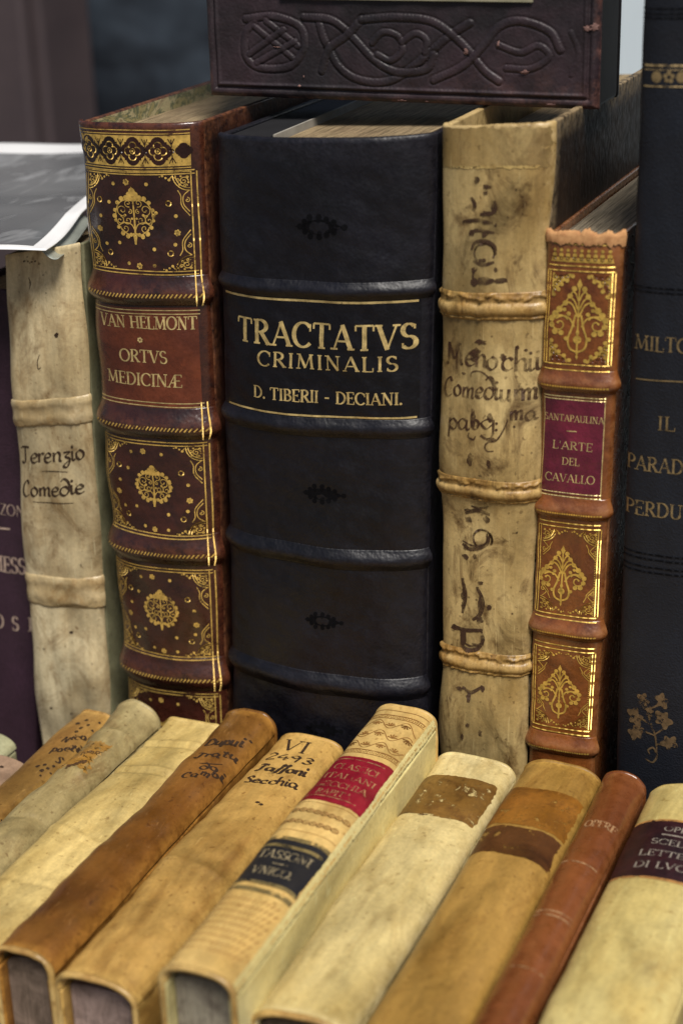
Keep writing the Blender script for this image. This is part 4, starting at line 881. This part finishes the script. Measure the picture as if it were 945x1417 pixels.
# ------------------------------------------------------------------ the carved album standing on the books
t = NT('album_leather'); n1 = t.noise(28, 6, .65, .5); n2 = t.noise(150, 5, .7); vv = t.vor(700, 'SMOOTH_F1')
c = t.mix(t.ramp(n1, [(.38, 0.), (.66, 1.)]), (.016, .013, .015), (.036, .022, .027))
c = t.mix(.5, c, t.ramp(n2, [(.3, .6), (.7, 1.3)]), 'MULTIPLY')
c = t.mix(t.math('MULTIPLY', t.attr('rub'), t.ramp(t.noise(90, 6, .75), [(.46, 0.), (.68, .9)])), c, (.20, .09, .07))
m_album = t.set(c, t.ramp(n2, [(.3, .38), (.7, .6)]), t.bump(vv, .0002, .7, t.bump(n2, .0004, .5)), spec=.35)
m_album_side = plain('album_black', (.005, .0045, .005), (.008, .007, .008), .5, 60, .25)
AY = .044
a0, a1 = onY(290, 137, AY), onY(826, 148, AY); zb = .3788; x0, x1 = a0[0], a1[0]; tilt = (a1[2] - a0[2])/(x1 - x0); HA = .29
AO = np.array([(x0+x1)/2, AY + .02, zb])
alb = empty('carved_album', AO.tolist(), 'dark brown leather album with carved knotwork, standing on top of the folios', 'album')
nx, nz = 380, 240; gx = np.linspace(0, 1, nx); WA = x1 - x0; zz = np.concatenate([np.linspace(0, .075, 190), np.linspace(.077, HA, 50)])
XX, ZZ = np.meshgrid(gx*WA, zz)
def apx(px, py): p = onY(px, py, AY); return (p[0] - x0, p[2] - (a0[2] + (p[0] - x0)*tilt))
H = np.zeros(XX.shape); 
def strand(pts, wpx, hgt):
    global H
    P = smooth_pts([apx(*p) for p in pts], 10); wd = wpx*.00030; d = np.full(XX.shape, 9.); hh_ = np.ones(XX.shape)
    for i in range(len(P)):
        q = np.hypot(XX - P[i, 0], ZZ - P[i, 1]); d = np.minimum(d, q)
    e = np.clip(1 - (d/wd)**2, 0, 1)**.5; g = np.exp(-((d - wd*1.15)/(wd*.3))**2)
    H = np.where(e > 0, np.maximum(H, 0)*.3 + e*hgt*.5, H - g*hgt*.28)
strand([(340, 30), (380, 26), (415, 40), (420, 70), (400, 95), (360, 97), (340, 80), (340, 50), (352, 34)], 6, .0011)
for a, b in (((352, 40), (404, 82)), ((368, 32), (412, 66)), ((346, 78), (392, 44)), ((356, 90), (408, 60))): strand([a, ((a[0]+b[0])/2, (a[1]+b[1])/2), b], 5, .0010)
strand([(440, 30), (450, 60), (470, 95), (500, 112), (540, 112), (580, 85), (620, 50), (650, 30)], 6, .0011)
strand([(420, 26), (460, 30), (490, 55), (520, 85), (550, 100), (590, 95), (600, 75)], 6, .0012)
strand([(445, 100), (455, 70), (480, 50), (500, 28)], 6, .0011); strand([(515, 60), (530, 45), (550, 50), (556, 70), (540, 84), (522, 76)], 5, .0011); strand([(556, 58), (575, 46), (590, 55), (588, 72)], 5, .0010)
strand([(500, 28), (550, 24), (600, 30), (640, 60), (670, 95), (690, 110)], 6, .0012); strand([(600, 110), (640, 90), (670, 60), (690, 35), (720, 26), (760, 40), (775, 65)], 6, .0011)
strand([(690, 60), (720, 70), (745, 60), (760, 75), (735, 92), (700, 92)], 5, .0009); strand([(790, 40), (800, 70), (790, 100)], 4, .0006)
edge = np.minimum(np.minimum(XX, WA - XX), ZZ)
H += .0007*np.exp(-((edge - .0062)/.0007)**2) - .0010*np.exp(-((edge - .0045)/.0006)**2)
H += .00025*np.sin(XX*210 + 3*np.sin(ZZ*90)) - .0024*np.clip(1 - edge/.0026, 0, 1)**2
r_ = np.clip(1 - edge/.003, 0, 1) + np.clip((XX/WA - .45)*1.3, 0, 1)*np.clip(1 - ZZ/.022, 0, 1)*.75
ZW = zb + ZZ
front = np.stack([x0 + XX, AY - .0 - H, ZW], -1).reshape(-1, 3); back = np.stack([x0 + XX, np.full(XX.shape, AY + .0045), ZW], -1).reshape(-1, 3)
k = len(front); F = grid_faces(nx, nz)
ringi = [i for i in range(nx)] + [j*nx + nx-1 for j in range(1, nz)] + [(nz-1)*nx + i for i in range(nx-2, -1, -1)] + [j*nx for j in range(nz-2, 0, -1)]
kk = len(ringi); V = np.vstack([front, back[ringi]]); F += [(ringi[i], ringi[i-1], k + (i-1) % kk, k + i) for i in range(kk)] + [tuple(range(k, k+kk))]
cov = mesh_obj('front_cover', V, F, m_album, alb, AO, rub=np.r_[np.clip(r_.ravel(), 0, 1), np.ones(kk)])
TA = .042
solid('back_cover', (x0 + .0015, x1 - .0005, AY + TA - .004, AY + TA, zb, zb + HA), m_album_side, alb, AO, .001)
solid('album_spine', (x1 - .007, x1 - .0006, AY + .0047, AY + TA - .0042, zb + .0005, zb + HA), m_album_side, alb, AO, .0015)
solid('page_block', (x0 + .006, x1 - .0075, AY + .0047, AY + TA - .0042, zb + .004, zb + HA - .004), pages('album_page_edges', (.05, .045, .04), (.03, .028, .025)), alb, AO, .0005)
p0, p1 = apx(389, 3), apx(738, 6); zp = (p0[1] + p1[1])/2
m_brass = plain('tarnished_brass', (.30, .28, .19), (.20, .19, .12), .5, 120)
solid('inset_plate', (x0 + p0[0], x0 + p1[0], AY - .0016, AY + .001, zb + zp + .0012, zb + HA - .04), m_brass, alb, AO, .0004)
# scuffs where the leather has torn to its pale flesh side
m_scuff = plain('torn_pink_leather', (.24, .14, .12), (.14, .075, .065), .8, 300, .2, .0005)
rs = random.Random(3); V = []; F = []
for px, py, rx, ry in ((822, 32, 9, 6), (812, 34, 6, 4), (726, 97, 8, 4), (645, 70, 4, 5), (690, 58, 2.5, 5), (760, 141, 9, 2), (556, 139, 7, 1.6), (590, 140, 5, 1.4), (415, 121, 3, 2.4), (421, 108, 1.3, 2.5), (384, 68, 8, 1.3)):
    c = apx(px, py); b = len(V); n = 16
    for i in range(n):
        a = i/n*2*math.pi; q = rs.uniform(.5, 1.25); X, Z_ = c[0] + rx*.00037*q*.8*math.cos(a), c[1] + ry*.0003*q*math.sin(a)
        ix, iz = int(np.clip(X/WA*(nx-1), 0, nx-1)), int(np.argmin(np.abs(zz - Z_))); V.append((x0 + X, AY - H[iz, ix] - .00035, zb + Z_))
    V.append((x0 + c[0], AY - H[int(np.argmin(np.abs(zz - c[1]))), int(np.clip(c[0]/WA*(nx-1), 0, nx-1))] - .0008, zb + c[1])); F += [(b + i, b + (i+1) % n, b + n) for i in range(n)]
mesh_obj('scuff_mark', V, F, m_scuff, cov, AO)

# ------------------------------------------------------------------ glossy print lying on the pale vellum book
FR, R1 = onZ(63, 344, .3110), onZ(117, 287, .3150)
dirn = (R1 - FR); dirn[2] = 0; L_ = np.linalg.norm(dirn); dirn /= L_; sidev = np.array([-dirn[1], dirn[0], 0])
nu, nv = 60, 70; LEN, WID = .262, .21
def print_pt(a, b, off=0.):        # a metres from the right edge, b metres back from the front edge
    z = .3105 + .0045*math.sin(min(1, b/.16)*math.pi*.5) - .0028*math.exp(-(a/.012)**2)*math.sin(min(1, b/.07)*math.pi) + .0022*math.exp(-((b - LEN)/.05)**2) + .0006*math.sin(a*60 + b*30)
    return np.array([FR[0], FR[1], 0]) + dirn*b + sidev*a + np.array([0, 0, z + off])
V = [print_pt(WID*i/(nu-1), LEN*j/(nv-1)) for j in range(nv) for i in range(nu)]; k = len(V)
V += [v - np.array([0, 0, .0005]) for v in V]
ringi = [i for i in range(nu)] + [j*nu + nu-1 for j in range(1, nv)] + [(nv-1)*nu + i for i in range(nu-2, -1, -1)] + [j*nu for j in range(nv-2, 0, -1)]
F = grid_faces(nu, nv) + [tuple(i + k for i in f)[::-1] for f in grid_faces(nu, nv)] + [(ringi[i], ringi[i-1], ringi[i-1] + k, ringi[i] + k) for i in range(len(ringi))]
PO = np.array([FR[0], FR[1] + .1, .315])
prn = empty('photo_print', PO.tolist(), 'glossy grey print with a white border lying on the pale vellum book', 'print')
t = NT('white_card'); m_card = t.set((.80, .80, .80), .3)
t = NT('grey_print'); n1 = t.noise(14, 5, .6, 1.5, t.map((2.2, .7, 1))); n2 = t.noise(7, 3, .5, .5)
c = t.mix(t.ramp(n1, [(.52, 0.), (.72, .75)]), t.mix(t.ramp(n2, [(.4, 0.), (.6, 1.)]), (.075, .08, .085), (.17, .175, .18)), (.42, .43, .44))
m_print = t.set(c, .16, spec=.6)
mesh_obj('card', V, F, m_card, prn, PO)
V = [print_pt(.0085 + (WID - .017)*i/(nu-1), .0075 + (LEN - .038)*j/(nv-1), .00025) for j in range(nv) for i in range(nu)]  # wide white margin left at the far end stands in for glare
mesh_obj('picture', V, grid_faces(nu, nv), m_print, prn, PO)
# curled sheet of greenish sleeve under the right edge
V = []
for j in range(24):
    for i in range(12):
        b = .006 + .075*j/23; a = i/11; p = print_pt(  .004 - a*.008, b, -.0012 - .0045*math.sin(a*math.pi*.62)); V.append(p)
o = mesh_obj('sleeve_edge', V, grid_faces(12, 24), plain('grey_green_sleeve', (.30, .32, .28), None, .3), prn, PO)
md = o.modifiers.new('thickness', 'SOLIDIFY'); md.thickness = .0004

# ------------------------------------------------------------------ front row, lying on their fore-edges, spines up
UP = (0, 0, 1)
def front(name, label, hl, hr, yh, yt, bulge, mat, pagemat, **kw):
    drop = kw.pop('drop', 0.); nb = max(bulge, kw.pop('minb', .0088)); kw.setdefault('p', 3.2); kw.setdefault('q', .5)
    cn = lying(hl, hr, yh, yt, -(nb - bulge) - .0006, drop); d = min(cn[0][2], cn[2][2]) - TABLE - .0006
    return Book(name, label, cn, UP, d, nb, mat, pagemat, **kw)
v_a = vellum('pale_green_vellum', (.46, .46, .32), (.38, .37, .24), (.24, .19, .10), .2, 21., .45)
v_b = vellum('pink_grey_vellum', (.40, .29, .21), (.30, .21, .15), (.18, .11, .07), .3, 22., .6)
v_c = vellum('tan_vellum', (.42, .275, .105), (.28, .165, .058), (.13, .055, .016), .5, 23., .5, (1, .4, 1), rubc=(.62, .42, .17))
v_d = vellum('grey_wrinkled_vellum', (.46, .39, .22), (.30, .235, .115), (.15, .078, .028), .3, 24., .5, (1.4, .6, 1), .7, wrinkle=.0009, rubc=(.55, .46, .26))
v_e = vellum('cream_creased_vellum', (.64, .51, .25), (.49, .37, .15), (.27, .165, .055), .2, 25., .5, (1.2, .4, 1), .45, wrinkle=.0006, rubc=(.70, .57, .30))
v_f = vellum('chestnut_vellum', (.31, .17, .06), (.20, .093, .027), (.08, .026, .008), .2, 26., .42, (1, .4, 1), .55, rubc=(.52, .30, .10))
v_g = vellum('amber_vellum', (.54, .37, .15), (.38, .235, .08), (.18, .075, .02), .3, 27., .48, (1, .3, 1), .7, rubc=(.68, .48, .20))
v_h = vellum('buff_paper_spine', (.68, .52, .26), (.56, .40, .17), (.28, .14, .04), .2, 28., .5, (1, .5, 1), .4, rubc=(.66, .48, .22))
v_h2 = vellum('ivory_vellum', (.72, .65, .38), (.62, .54, .28), (.44, .33, .14), .1, 29., .35, (1, .3, 1), .3)
v_i = vellum('cream_clean_vellum', (.69, .59, .34), (.55, .44, .21), (.30, .20, .07), .3, 30., .45, (1, .4, 1), .5, rubc=(.72, .62, .38))
v_j = vellum('ochre_vellum', (.42, .275, .10), (.29, .18, .056), (.15, .065, .016), .3, 31., .45, (1, .4, 1), .5, rubc=(.55, .37, .13))
v_k = leather('red_brown_calf', (.11, .031, .008), (.20, .062, .015), (.27, .10, .035), .28, 32., 600, .00010, 14, .6, .2)
v_l = vellum('ivory_yellow_vellum', (.69, .60, .32), (.57, .47, .22), (.34, .21, .06), .2, 33., .4, (1, .4, 1), .35, rubc=(.70, .60, .30))
rim = (.66, .56, .36)

Fa = front('vellum_book', 'pale greenish vellum book, only its rounded corner showing at the left edge', (-110, 1000), (22, 1030), -.045, -.22, .006, v_a, m_pages_old, seed=31)
Fb = front('vellum_book', 'pinkish grey vellum book at the left edge, leaning against the dotted tan book', (-90, 1030), (44, 1066), -.078, -.24, .004, v_b, m_pages_old, seed=32, amp=.0009)
sh = Fb.sheet(); blots(sh, [(2, 1062, 4, 1.6), (-4, 1063, 4, 2)]); Fb.put(sh, 'ink_mark', [m_ink])
Fc = front('vellum_book', 'tan vellum book with rows of ink dots above handwriting on its spine', (112, 994), (158, 992), -.036, -.235, .0045, v_c, m_pages_old, seed=33, amp=.0008, minb=.0065, board=.0022)
sh = Fc.sheet()
hand(sh, 'Nicoi', (84, 1027), (126, 1027), 6.5, 2.4, .9); hand(sh, 'Poeti', (66, 1043), (110, 1043), 6.5, 2.4, .9); hand(sh, 'S', (75, 1054), (86, 1055), 6, 2.2, .9)
blots(sh, [(120, 997, 3, 1.6), (107, 1002, 4, 1.6), (122, 1004, 3, 2), (138, 1001, 3, 2), (112, 1008, 3, 2), (128, 1012, 4, 2), (106, 1013, 3.5, 2), (141, 1008, 2, 1.6), (52, 1061, 3, 2), (62, 1059, 3, 2), (58, 1067, 4, 2.4), (66, 1064, 3, 2), (74, 1061, 4, 2), (82, 1064, 3, 2), (56, 1074, 3, 1.6), (70, 1071, 3, 1.6), (2, 1137, 5, 2.4)])
Fc.put(sh, 'handwriting', [m_ink])
Fd = front('vellum_book', 'round backed grey wrinkled vellum book with a scuffed ochre label', (163, 990), (221, 1008), -.032, -.245, .0115, v_d, m_pages_old, seed=34, amp=.0014, folds=((150, 1010, .3, .0007, .0016), (95, 1062, -.3, .0006, .0016), (30, 1130, .4, -.0007, .002)), p=2, q=.52, board=.002)
sh = Fd.sheet(); c0, c1 = sh.s.loc(100, 1052), sh.s.loc(140, 1030); sh.patch(.16*Fd.surf.W, .80*Fd.surf.W, sh.s.loc(100, 1062)[1], sh.s.loc(140, 1024)[1], 0, 0, .0022, 4, .0008)
labd = Fd.put(sh, 'paper_label', [vellum('ochre_paper', (.44, .27, .08), (.34, .19, .05), (.50, .40, .22), .3, 41., .6, grime=.9, flake=.38)])
sh = Fd.sheet(); hand(sh, 'numero', (88, 1056), (118, 1056), 4, 1.2, .6, 2); hand(sh, 'tomo', (110, 1046), (138, 1044), 4, 1.2, .6, 2); Fd.put(sh, 'lettering', [m_ink_faint], labd)
Fe = front('vellum_book', 'wide flat cream vellum book with creases across its spine', (231, 996), (309, 1000), -.033, -.255, .0028, v_e, m_pages_old, seed=35, amp=.0010, folds=((262, 1030, .15, .0007, .0016), (258, 1036, .12, -.0008, .0014), (222, 1066, .18, .0008, .0015), (216, 1072, .15, -.0008, .0014), (120, 1160, -.1, .0007, .002), (60, 1226, .1, -.0007, .002)), p=4.5, q=.5, minb=.0055, board=.002)
Ff = front('vellum_book', 'chestnut brown vellum book with four handwritten lines near its head', (314, 992), (380, 1004), -.03, -.248, .0052, v_f, m_pages_mauve, seed=36, amp=.0009, board=.0022, tail_sq=.005, thick=.0026, pageb=.5)
sh = Ff.sheet(); hand(sh, "Dupui'", (281, 1033), (341, 1037), 6, 2.4, .9); hand(sh, 'Tratu', (268, 1049), (330, 1055), 6, 2.4, .9); hand(sh, 'do', (274, 1064), (302, 1068), 6, 2.4, .9); hand(sh, 'Cambi', (250, 1076), (309, 1083), 6, 2.4, .9)
strokes(sh, [[(276, 1057), (292, 1058), (308, 1059)]], 1.2); Ff.put(sh, 'handwriting', [m_ink])
Fg = front('vellum_book', 'amber vellum book with a roman numeral, a number and two handwritten words near its head', (384, 1020), (477, 1040), -.03, -.2475, .0078, v_g, m_pages_pink, seed=37, amp=.0010, folds=((390, 1062, .1, -.0004, .0014), (240, 1190, -.15, .0006, .002)), board=.0026, tail_sq=.006, thick=.0028, pageb=.2)
sh = Fg.sheet(); caps(sh, 'VI', (384, 1040), (424, 1042), 17, .15); hand(sh, '2493', (366, 1052), (430, 1060), 6.5, 2.4, .9); hand(sh, 'Taſſoni', (352, 1067), (422, 1075), 5.5, 2.4, .9); hand(sh, 'Secchia', (336, 1083), (411, 1093), 5.5, 2.4, .9)
blots(sh, [(356, 1111, 4, 2), (361, 1114, 4, 2)]); Fg.put(sh, 'handwriting', [m_ink])

Fh = front('half_vellum_book', 'ivory vellum book with printed vine pattern, one red label and one black label', (520, 984), (605, 1003), -.032, -.258, .0075, v_h, m_pages_green, seed=38, amp=.0004, board=.003, covermat=v_h2, tail_sq=.006, thick=.0028, pageb=.3)
Sh = Fh.surf; Wh, Hh = Sh.W, Sh.H
sh = Fh.sheet(); sh.patch(.955*Wh, .9995*Wh, .002, Hh - .001, 0, 0, .0003, 6, .0006); Fh.put(sh, 'vellum_edge', [v_h2])
def lab(Bk, px, ya, yb, u0, u1, name, mat, rag=.0003, seed=3):
    s_ = Bk.sheet(); s_.patch(u0*Bk.surf.W, u1*Bk.surf.W, Bk.surf.loc(px[1], yb)[1], Bk.surf.loc(px[0], ya)[1], 1, 0, rag, seed); return Bk.put(s_, name, [mat])
m_red = leather('crimson_label', (.16, .004, .012), (.24, .008, .020), None, .35, 51., 800, .0001, 60, .5)
m_blk = plain('black_label_paper', (.010, .010, .012), (.016, .015, .016), .45, 200)
lr = lab(Fh, (514, 459), 1052, 1112,   .02, .955, 'red_label', m_red); lb = lab(Fh, (420, 390), 1168, 1232, .02, .95, 'black_label', m_blk)
def fcaps(Bk, text, pl, pr, h, wt, mats, parent, name='gilt_lettering'):
    s_ = Bk.sheet()
    for tx, a, b in text: caps(s_, tx, a, b, h, wt, 2)
    Bk.put(s_, name, mats, parent)
s_ = Fh.sheet()
yb0, yb1 = Sh.loc(459, 1112)[1], Sh.loc(514, 1052)[1]; hb = yb1 - yb0
for tx, ua, ub, q in (('CLASSICI', .16, .84, .70), ('ITALIANI', .12, .90, .50), ('SECCHIA', .12, .88, .31), ('RAPITA', .22, .74, .13)): caps_at(s_, tx, ua*Wh, ub*Wh, yb0 + hb*q, hb*.11, .14, 3)
Fh.hl(s_, 508, 1056, .05, .85, 1.2, 3); Fh.hl(s_, 468, 1107, .05, .85, 1.2, 3); Fh.put(s_, 'gilt_lettering', [gilt('faded_gold', (.55, .28, .13), .46, 12., .3, .45)], lr)
s_ = Fh.sheet(); yb0, yb1 = Sh.loc(390, 1232)[1], Sh.loc(420, 1168)[1]; hb = yb1 - yb0
caps_at(s_, 'TASSONI', .12*Wh, .86*Wh, yb0 + hb*.58, hb*.17, .15, 3); caps_at(s_, 'VNICO.', .20*Wh, .78*Wh, yb0 + hb*.20, hb*.17, .15, 3); s_.line([(.40*Wh, yb0 + hb*.47), (.62*Wh, yb0 + hb*.47)], .0007, 3); Fh.put(s_, 'gilt_lettering', [gilt('grey_gold', (.42, .34, .20), .43, 13., .3, .45)], lb)
kh = .00042; m_print_ink = ink('brown_print', (.22, .10, .025), .33, 5., 160, .9)
yv1, yv0 = Sh.loc(548, 997)[1], Sh.loc(520, 1040)[1]
sh = Fh.sheet()
for yy in (Sh.loc(552, 985)[1], yv1 + .0042, yv1 + .0008, yv0 - .0004, yv0 - .0040): sh.line(np.column_stack([np.linspace(.05*Wh, .94*Wh, 30), np.full(30, yy)]), kh*1.2)
for yk in (yv1 + .0012, yv0 - .0036):       # key pattern
    for i in range(9):
        x = (.07 + .098*i)*Wh; a = .07*Wh; sh.line([(x, yk), (x, yk + .0026), (x + a, yk + .0026), (x + a, yk + .0008), (x + a*.45, yk + .0008), (x + a*.45, yk + .0017)], kh*.8)
rows = 3
for r in range(rows):
    y = yv0 + (yv1 - yv0)*(r + .5)/rows; am = (yv1 - yv0)/rows*.36; xs = np.linspace(.06, .93, 60)*Wh
    sh.line(np.column_stack([xs, y + am*np.sin(xs/Wh*2*math.pi*2.2 + r*2.1)]), kh*1.1)
    for i in range(5):
        ph = (math.pi/2 + math.pi*i - r*2.1)/(2*math.pi*2.2); ph = ph % .4545
    for i in range(5):
        x = ((math.pi*(i + .5) - r*2.1) % (2*math.pi*2.0))/(2*math.pi*2.2)*Wh
        if not .1*Wh < x < .9*Wh: continue
        yy = y + am*math.sin(x/Wh*2*math.pi*2.2 + r*2.1); s_ = -1 if yy > y else 1; yy += s_*am*.55
        for q in range(5):
            a = math.radians(20 + 35*q); sh.line([(x, yy), (x + .0026*math.cos(a), yy + s_*.0034*math.sin(a))], [kh*.8, kh*2.2])
Fh.put(sh, 'vine_pattern', [m_print_ink], Fh.spine)
sh = Fh.sheet(); y1_, y0_ = Sh.loc(472, 1122)[1], Sh.loc(448, 1158)[1]
for j in range(2):
    for i in range(8):
        cx, cy = (.10 + .105*i + .05*(j % 2))*Wh, y0_ + (.3 + .42*j)*(y1_ - y0_); sh.ring(cx, cy, .0015, kh*1.6); sh.ring(cx, cy, .0006, kh)
for yy in (y0_ - .001, y1_ + .001): sh.line(np.column_stack([np.linspace(.05*Wh, .94*Wh, 30), np.full(30, yy)]), kh)
Fh.put(sh, 'ring_pattern', [ink('light_brown_print', (.30, .155, .045), .36, 6., 160, .8)], Fh.spine)
sh = Fh.sheet(); y1_, y0_ = Sh.loc(385, 1255)[1], Sh.loc(320, 1330)[1]
for j in range(9):
    for i in range(13):
        x, y = (.08 + .066*i + .03*(j % 2))*Wh, y0_ + (j + .5)*(y1_ - y0_)/9; sh.line([(x - .0006, y - .0012), (x + .0006, y + .0012)], kh*1.6)
Fh.put(sh, 'dash_pattern', [ink('faint_brown_print', (.36, .19, .06), .40, 7., 160, .7)], Fh.spine)
m_olive = gilt('olive_gold', (.26, .19, .07), .46, 14., .2, .5)
for rowsb in (((1176, 412, .0022), (1165, 418, .0028)), ((1227, 380, .0022), (1237, 374, .0030))):
    sh = Fh.sheet()
    for a, q, w_ in rowsb:
        Y = Sh.loc(q, a)[1]; sh.line(np.column_stack([np.linspace(.03*Wh, .945*Wh, 30), np.full(30, Y)]), w_, 2 if w_ < .0025 else 1)
    Fh.put(sh, 'gilt_band', [m_olive], Fh.spine)

Fi = front('vellum_book', 'clean cream vellum book with a bare brown label patch near its head', (604, 1044), (714, 1070), -.03, -.244, .0050, v_i, m_pages_mauve, seed=39, amp=.0007, board=.0024, tail_sq=.005, thick=.0026, pageb=.5)
lab(Fi, (650, 610), 1078, 1132, .02, .93, 'label_remnant', vellum('brown_label_paper', (.33, .21, .075), (.25, .145, .045), (.13, .065, .02), .6, 61., .5, grime=1.2, flake=.40, crack=.5), .0007, 8)
sh = Fi.sheet(); blots(sh, [(583, 1128, 5, 1.6), (590, 1128, 3, 1)]); Fi.put(sh, 'ink_mark', [m_ink_faint])
Fj = front('vellum_book', 'ochre vellum book with a dark brown stained band across its spine', (726, 1057), (832, 1082), -.03, -.25, .0062, v_j, m_pages_old, seed=40, amp=.0007, p=2.9, board=.0026)
lab(Fj, (755, 740), 1094, 1146, .02, .97, 'ochre_label', vellum('orange_ochre_paper', (.36, .19, .05), (.29, .14, .035), (.15, .07, .02), .6, 62., .5, grime=1.2, flake=.40, crack=.5), .0006, 9)
lab(Fj, (725, 715), 1147, 1186, .02, .96, 'label_remnant', vellum('dark_brown_label_paper', (.16, .075, .028), (.115, .05, .018), (.07, .03, .012), .6, 63., .45, grime=1.2, flake=.39, crack=.5), .0006, 10)
Fk = front('leather_book', 'slim red brown leather book with faint rubbed rules, between ochre and ivory books', (834, 1078), (893, 1092), -.03, -.25, .0062, v_k, m_pages_old, seed=41, amp=.0004, p=2.2, q=.52, board=.002)
sh = Fk.sheet()
for yy, xx in ((1196, 808), (1266, 778), (1272, 776), (1348, 745)): Fk.hl(sh, xx, yy, .12, .9, 2.2)
caps(sh, 'OPERE', (806, 1148), (852, 1156), 9, .16); Fk.put(sh, 'gilt_lettering', [gilt('rubbed_gold', (.50, .28, .13), .46, 15., .1, .5)], Fk.spine)
Fl = front('vellum_book', 'large ivory vellum book at the right edge with a dark maroon lettered label', (898, 1110), (1040, 1120), -.032, -.25, .0105, v_l, m_pages_old, seed=42, amp=.0005, p=2.3, q=.52, board=.003)
ll = lab(Fl, (935, 920), 1137, 1218, .02, .97, 'title_label', leather('dark_maroon_label', (.010, .004, .006), (.030, .007, .009), (.09, .02, .015), .35, 64., 700, .0001, 60, .5), .0003, 4)
s_ = Fl.sheet(); yb0, yb1 = Fl.surf.loc(920, 1218)[1], Fl.surf.loc(935, 1137)[1]; hb = yb1 - yb0; Wl = Fl.surf.W
for tx, ua, ub, q, hq in (('OPERE', .34, .70, .80, .08), ('SCELTE', .27, .74, .56, .095), ('LETTERE', .20, .80, .36, .095), ('DI LVGO', .20, .80, .16, .10)): caps_at(s_, tx, ua*Wl, ub*Wl, yb0 + hb*q, hb*hq, .16, 3)
s_.line([(.34*Wl, yb0 + hb*.735), (.68*Wl, yb0 + hb*.735)], .0009, 3); Fl.put(s_, 'gilt_lettering', [gilt('silvery_gold', (.42, .36, .29), .42, 16., .2, .4)], ll)
s_ = Fl.sheet()
for a, b in ((1137, 935), (1218, 915)):
    Y = Fl.surf.loc(b, a)[1]; s_.line(np.column_stack([np.linspace(.03*Fl.surf.W, .97*Fl.surf.W, 40), np.full(40, Y)]), .0016, 2)
Fl.put(s_, 'gilt_rule', [gilt('orange_gold', (.55, .27, .08), .40, 17., .2, .5)], ll)

m_rim = vellum('pale_turned_vellum', (.66, .52, .27), (.50, .35, .15), (.28, .16, .06), .2, 71., .45, grime=.9)
for bk in (Ff, Fg, Fh, Fi): bk.rim(m_rim, .00135)
for bk in (Fc, Fd, Fe, Ff, Fg, Fh, Fi, Fj, Fk, Fl): bk.rim(bk.mat, .0011, .03, 'head_edge', 1.)
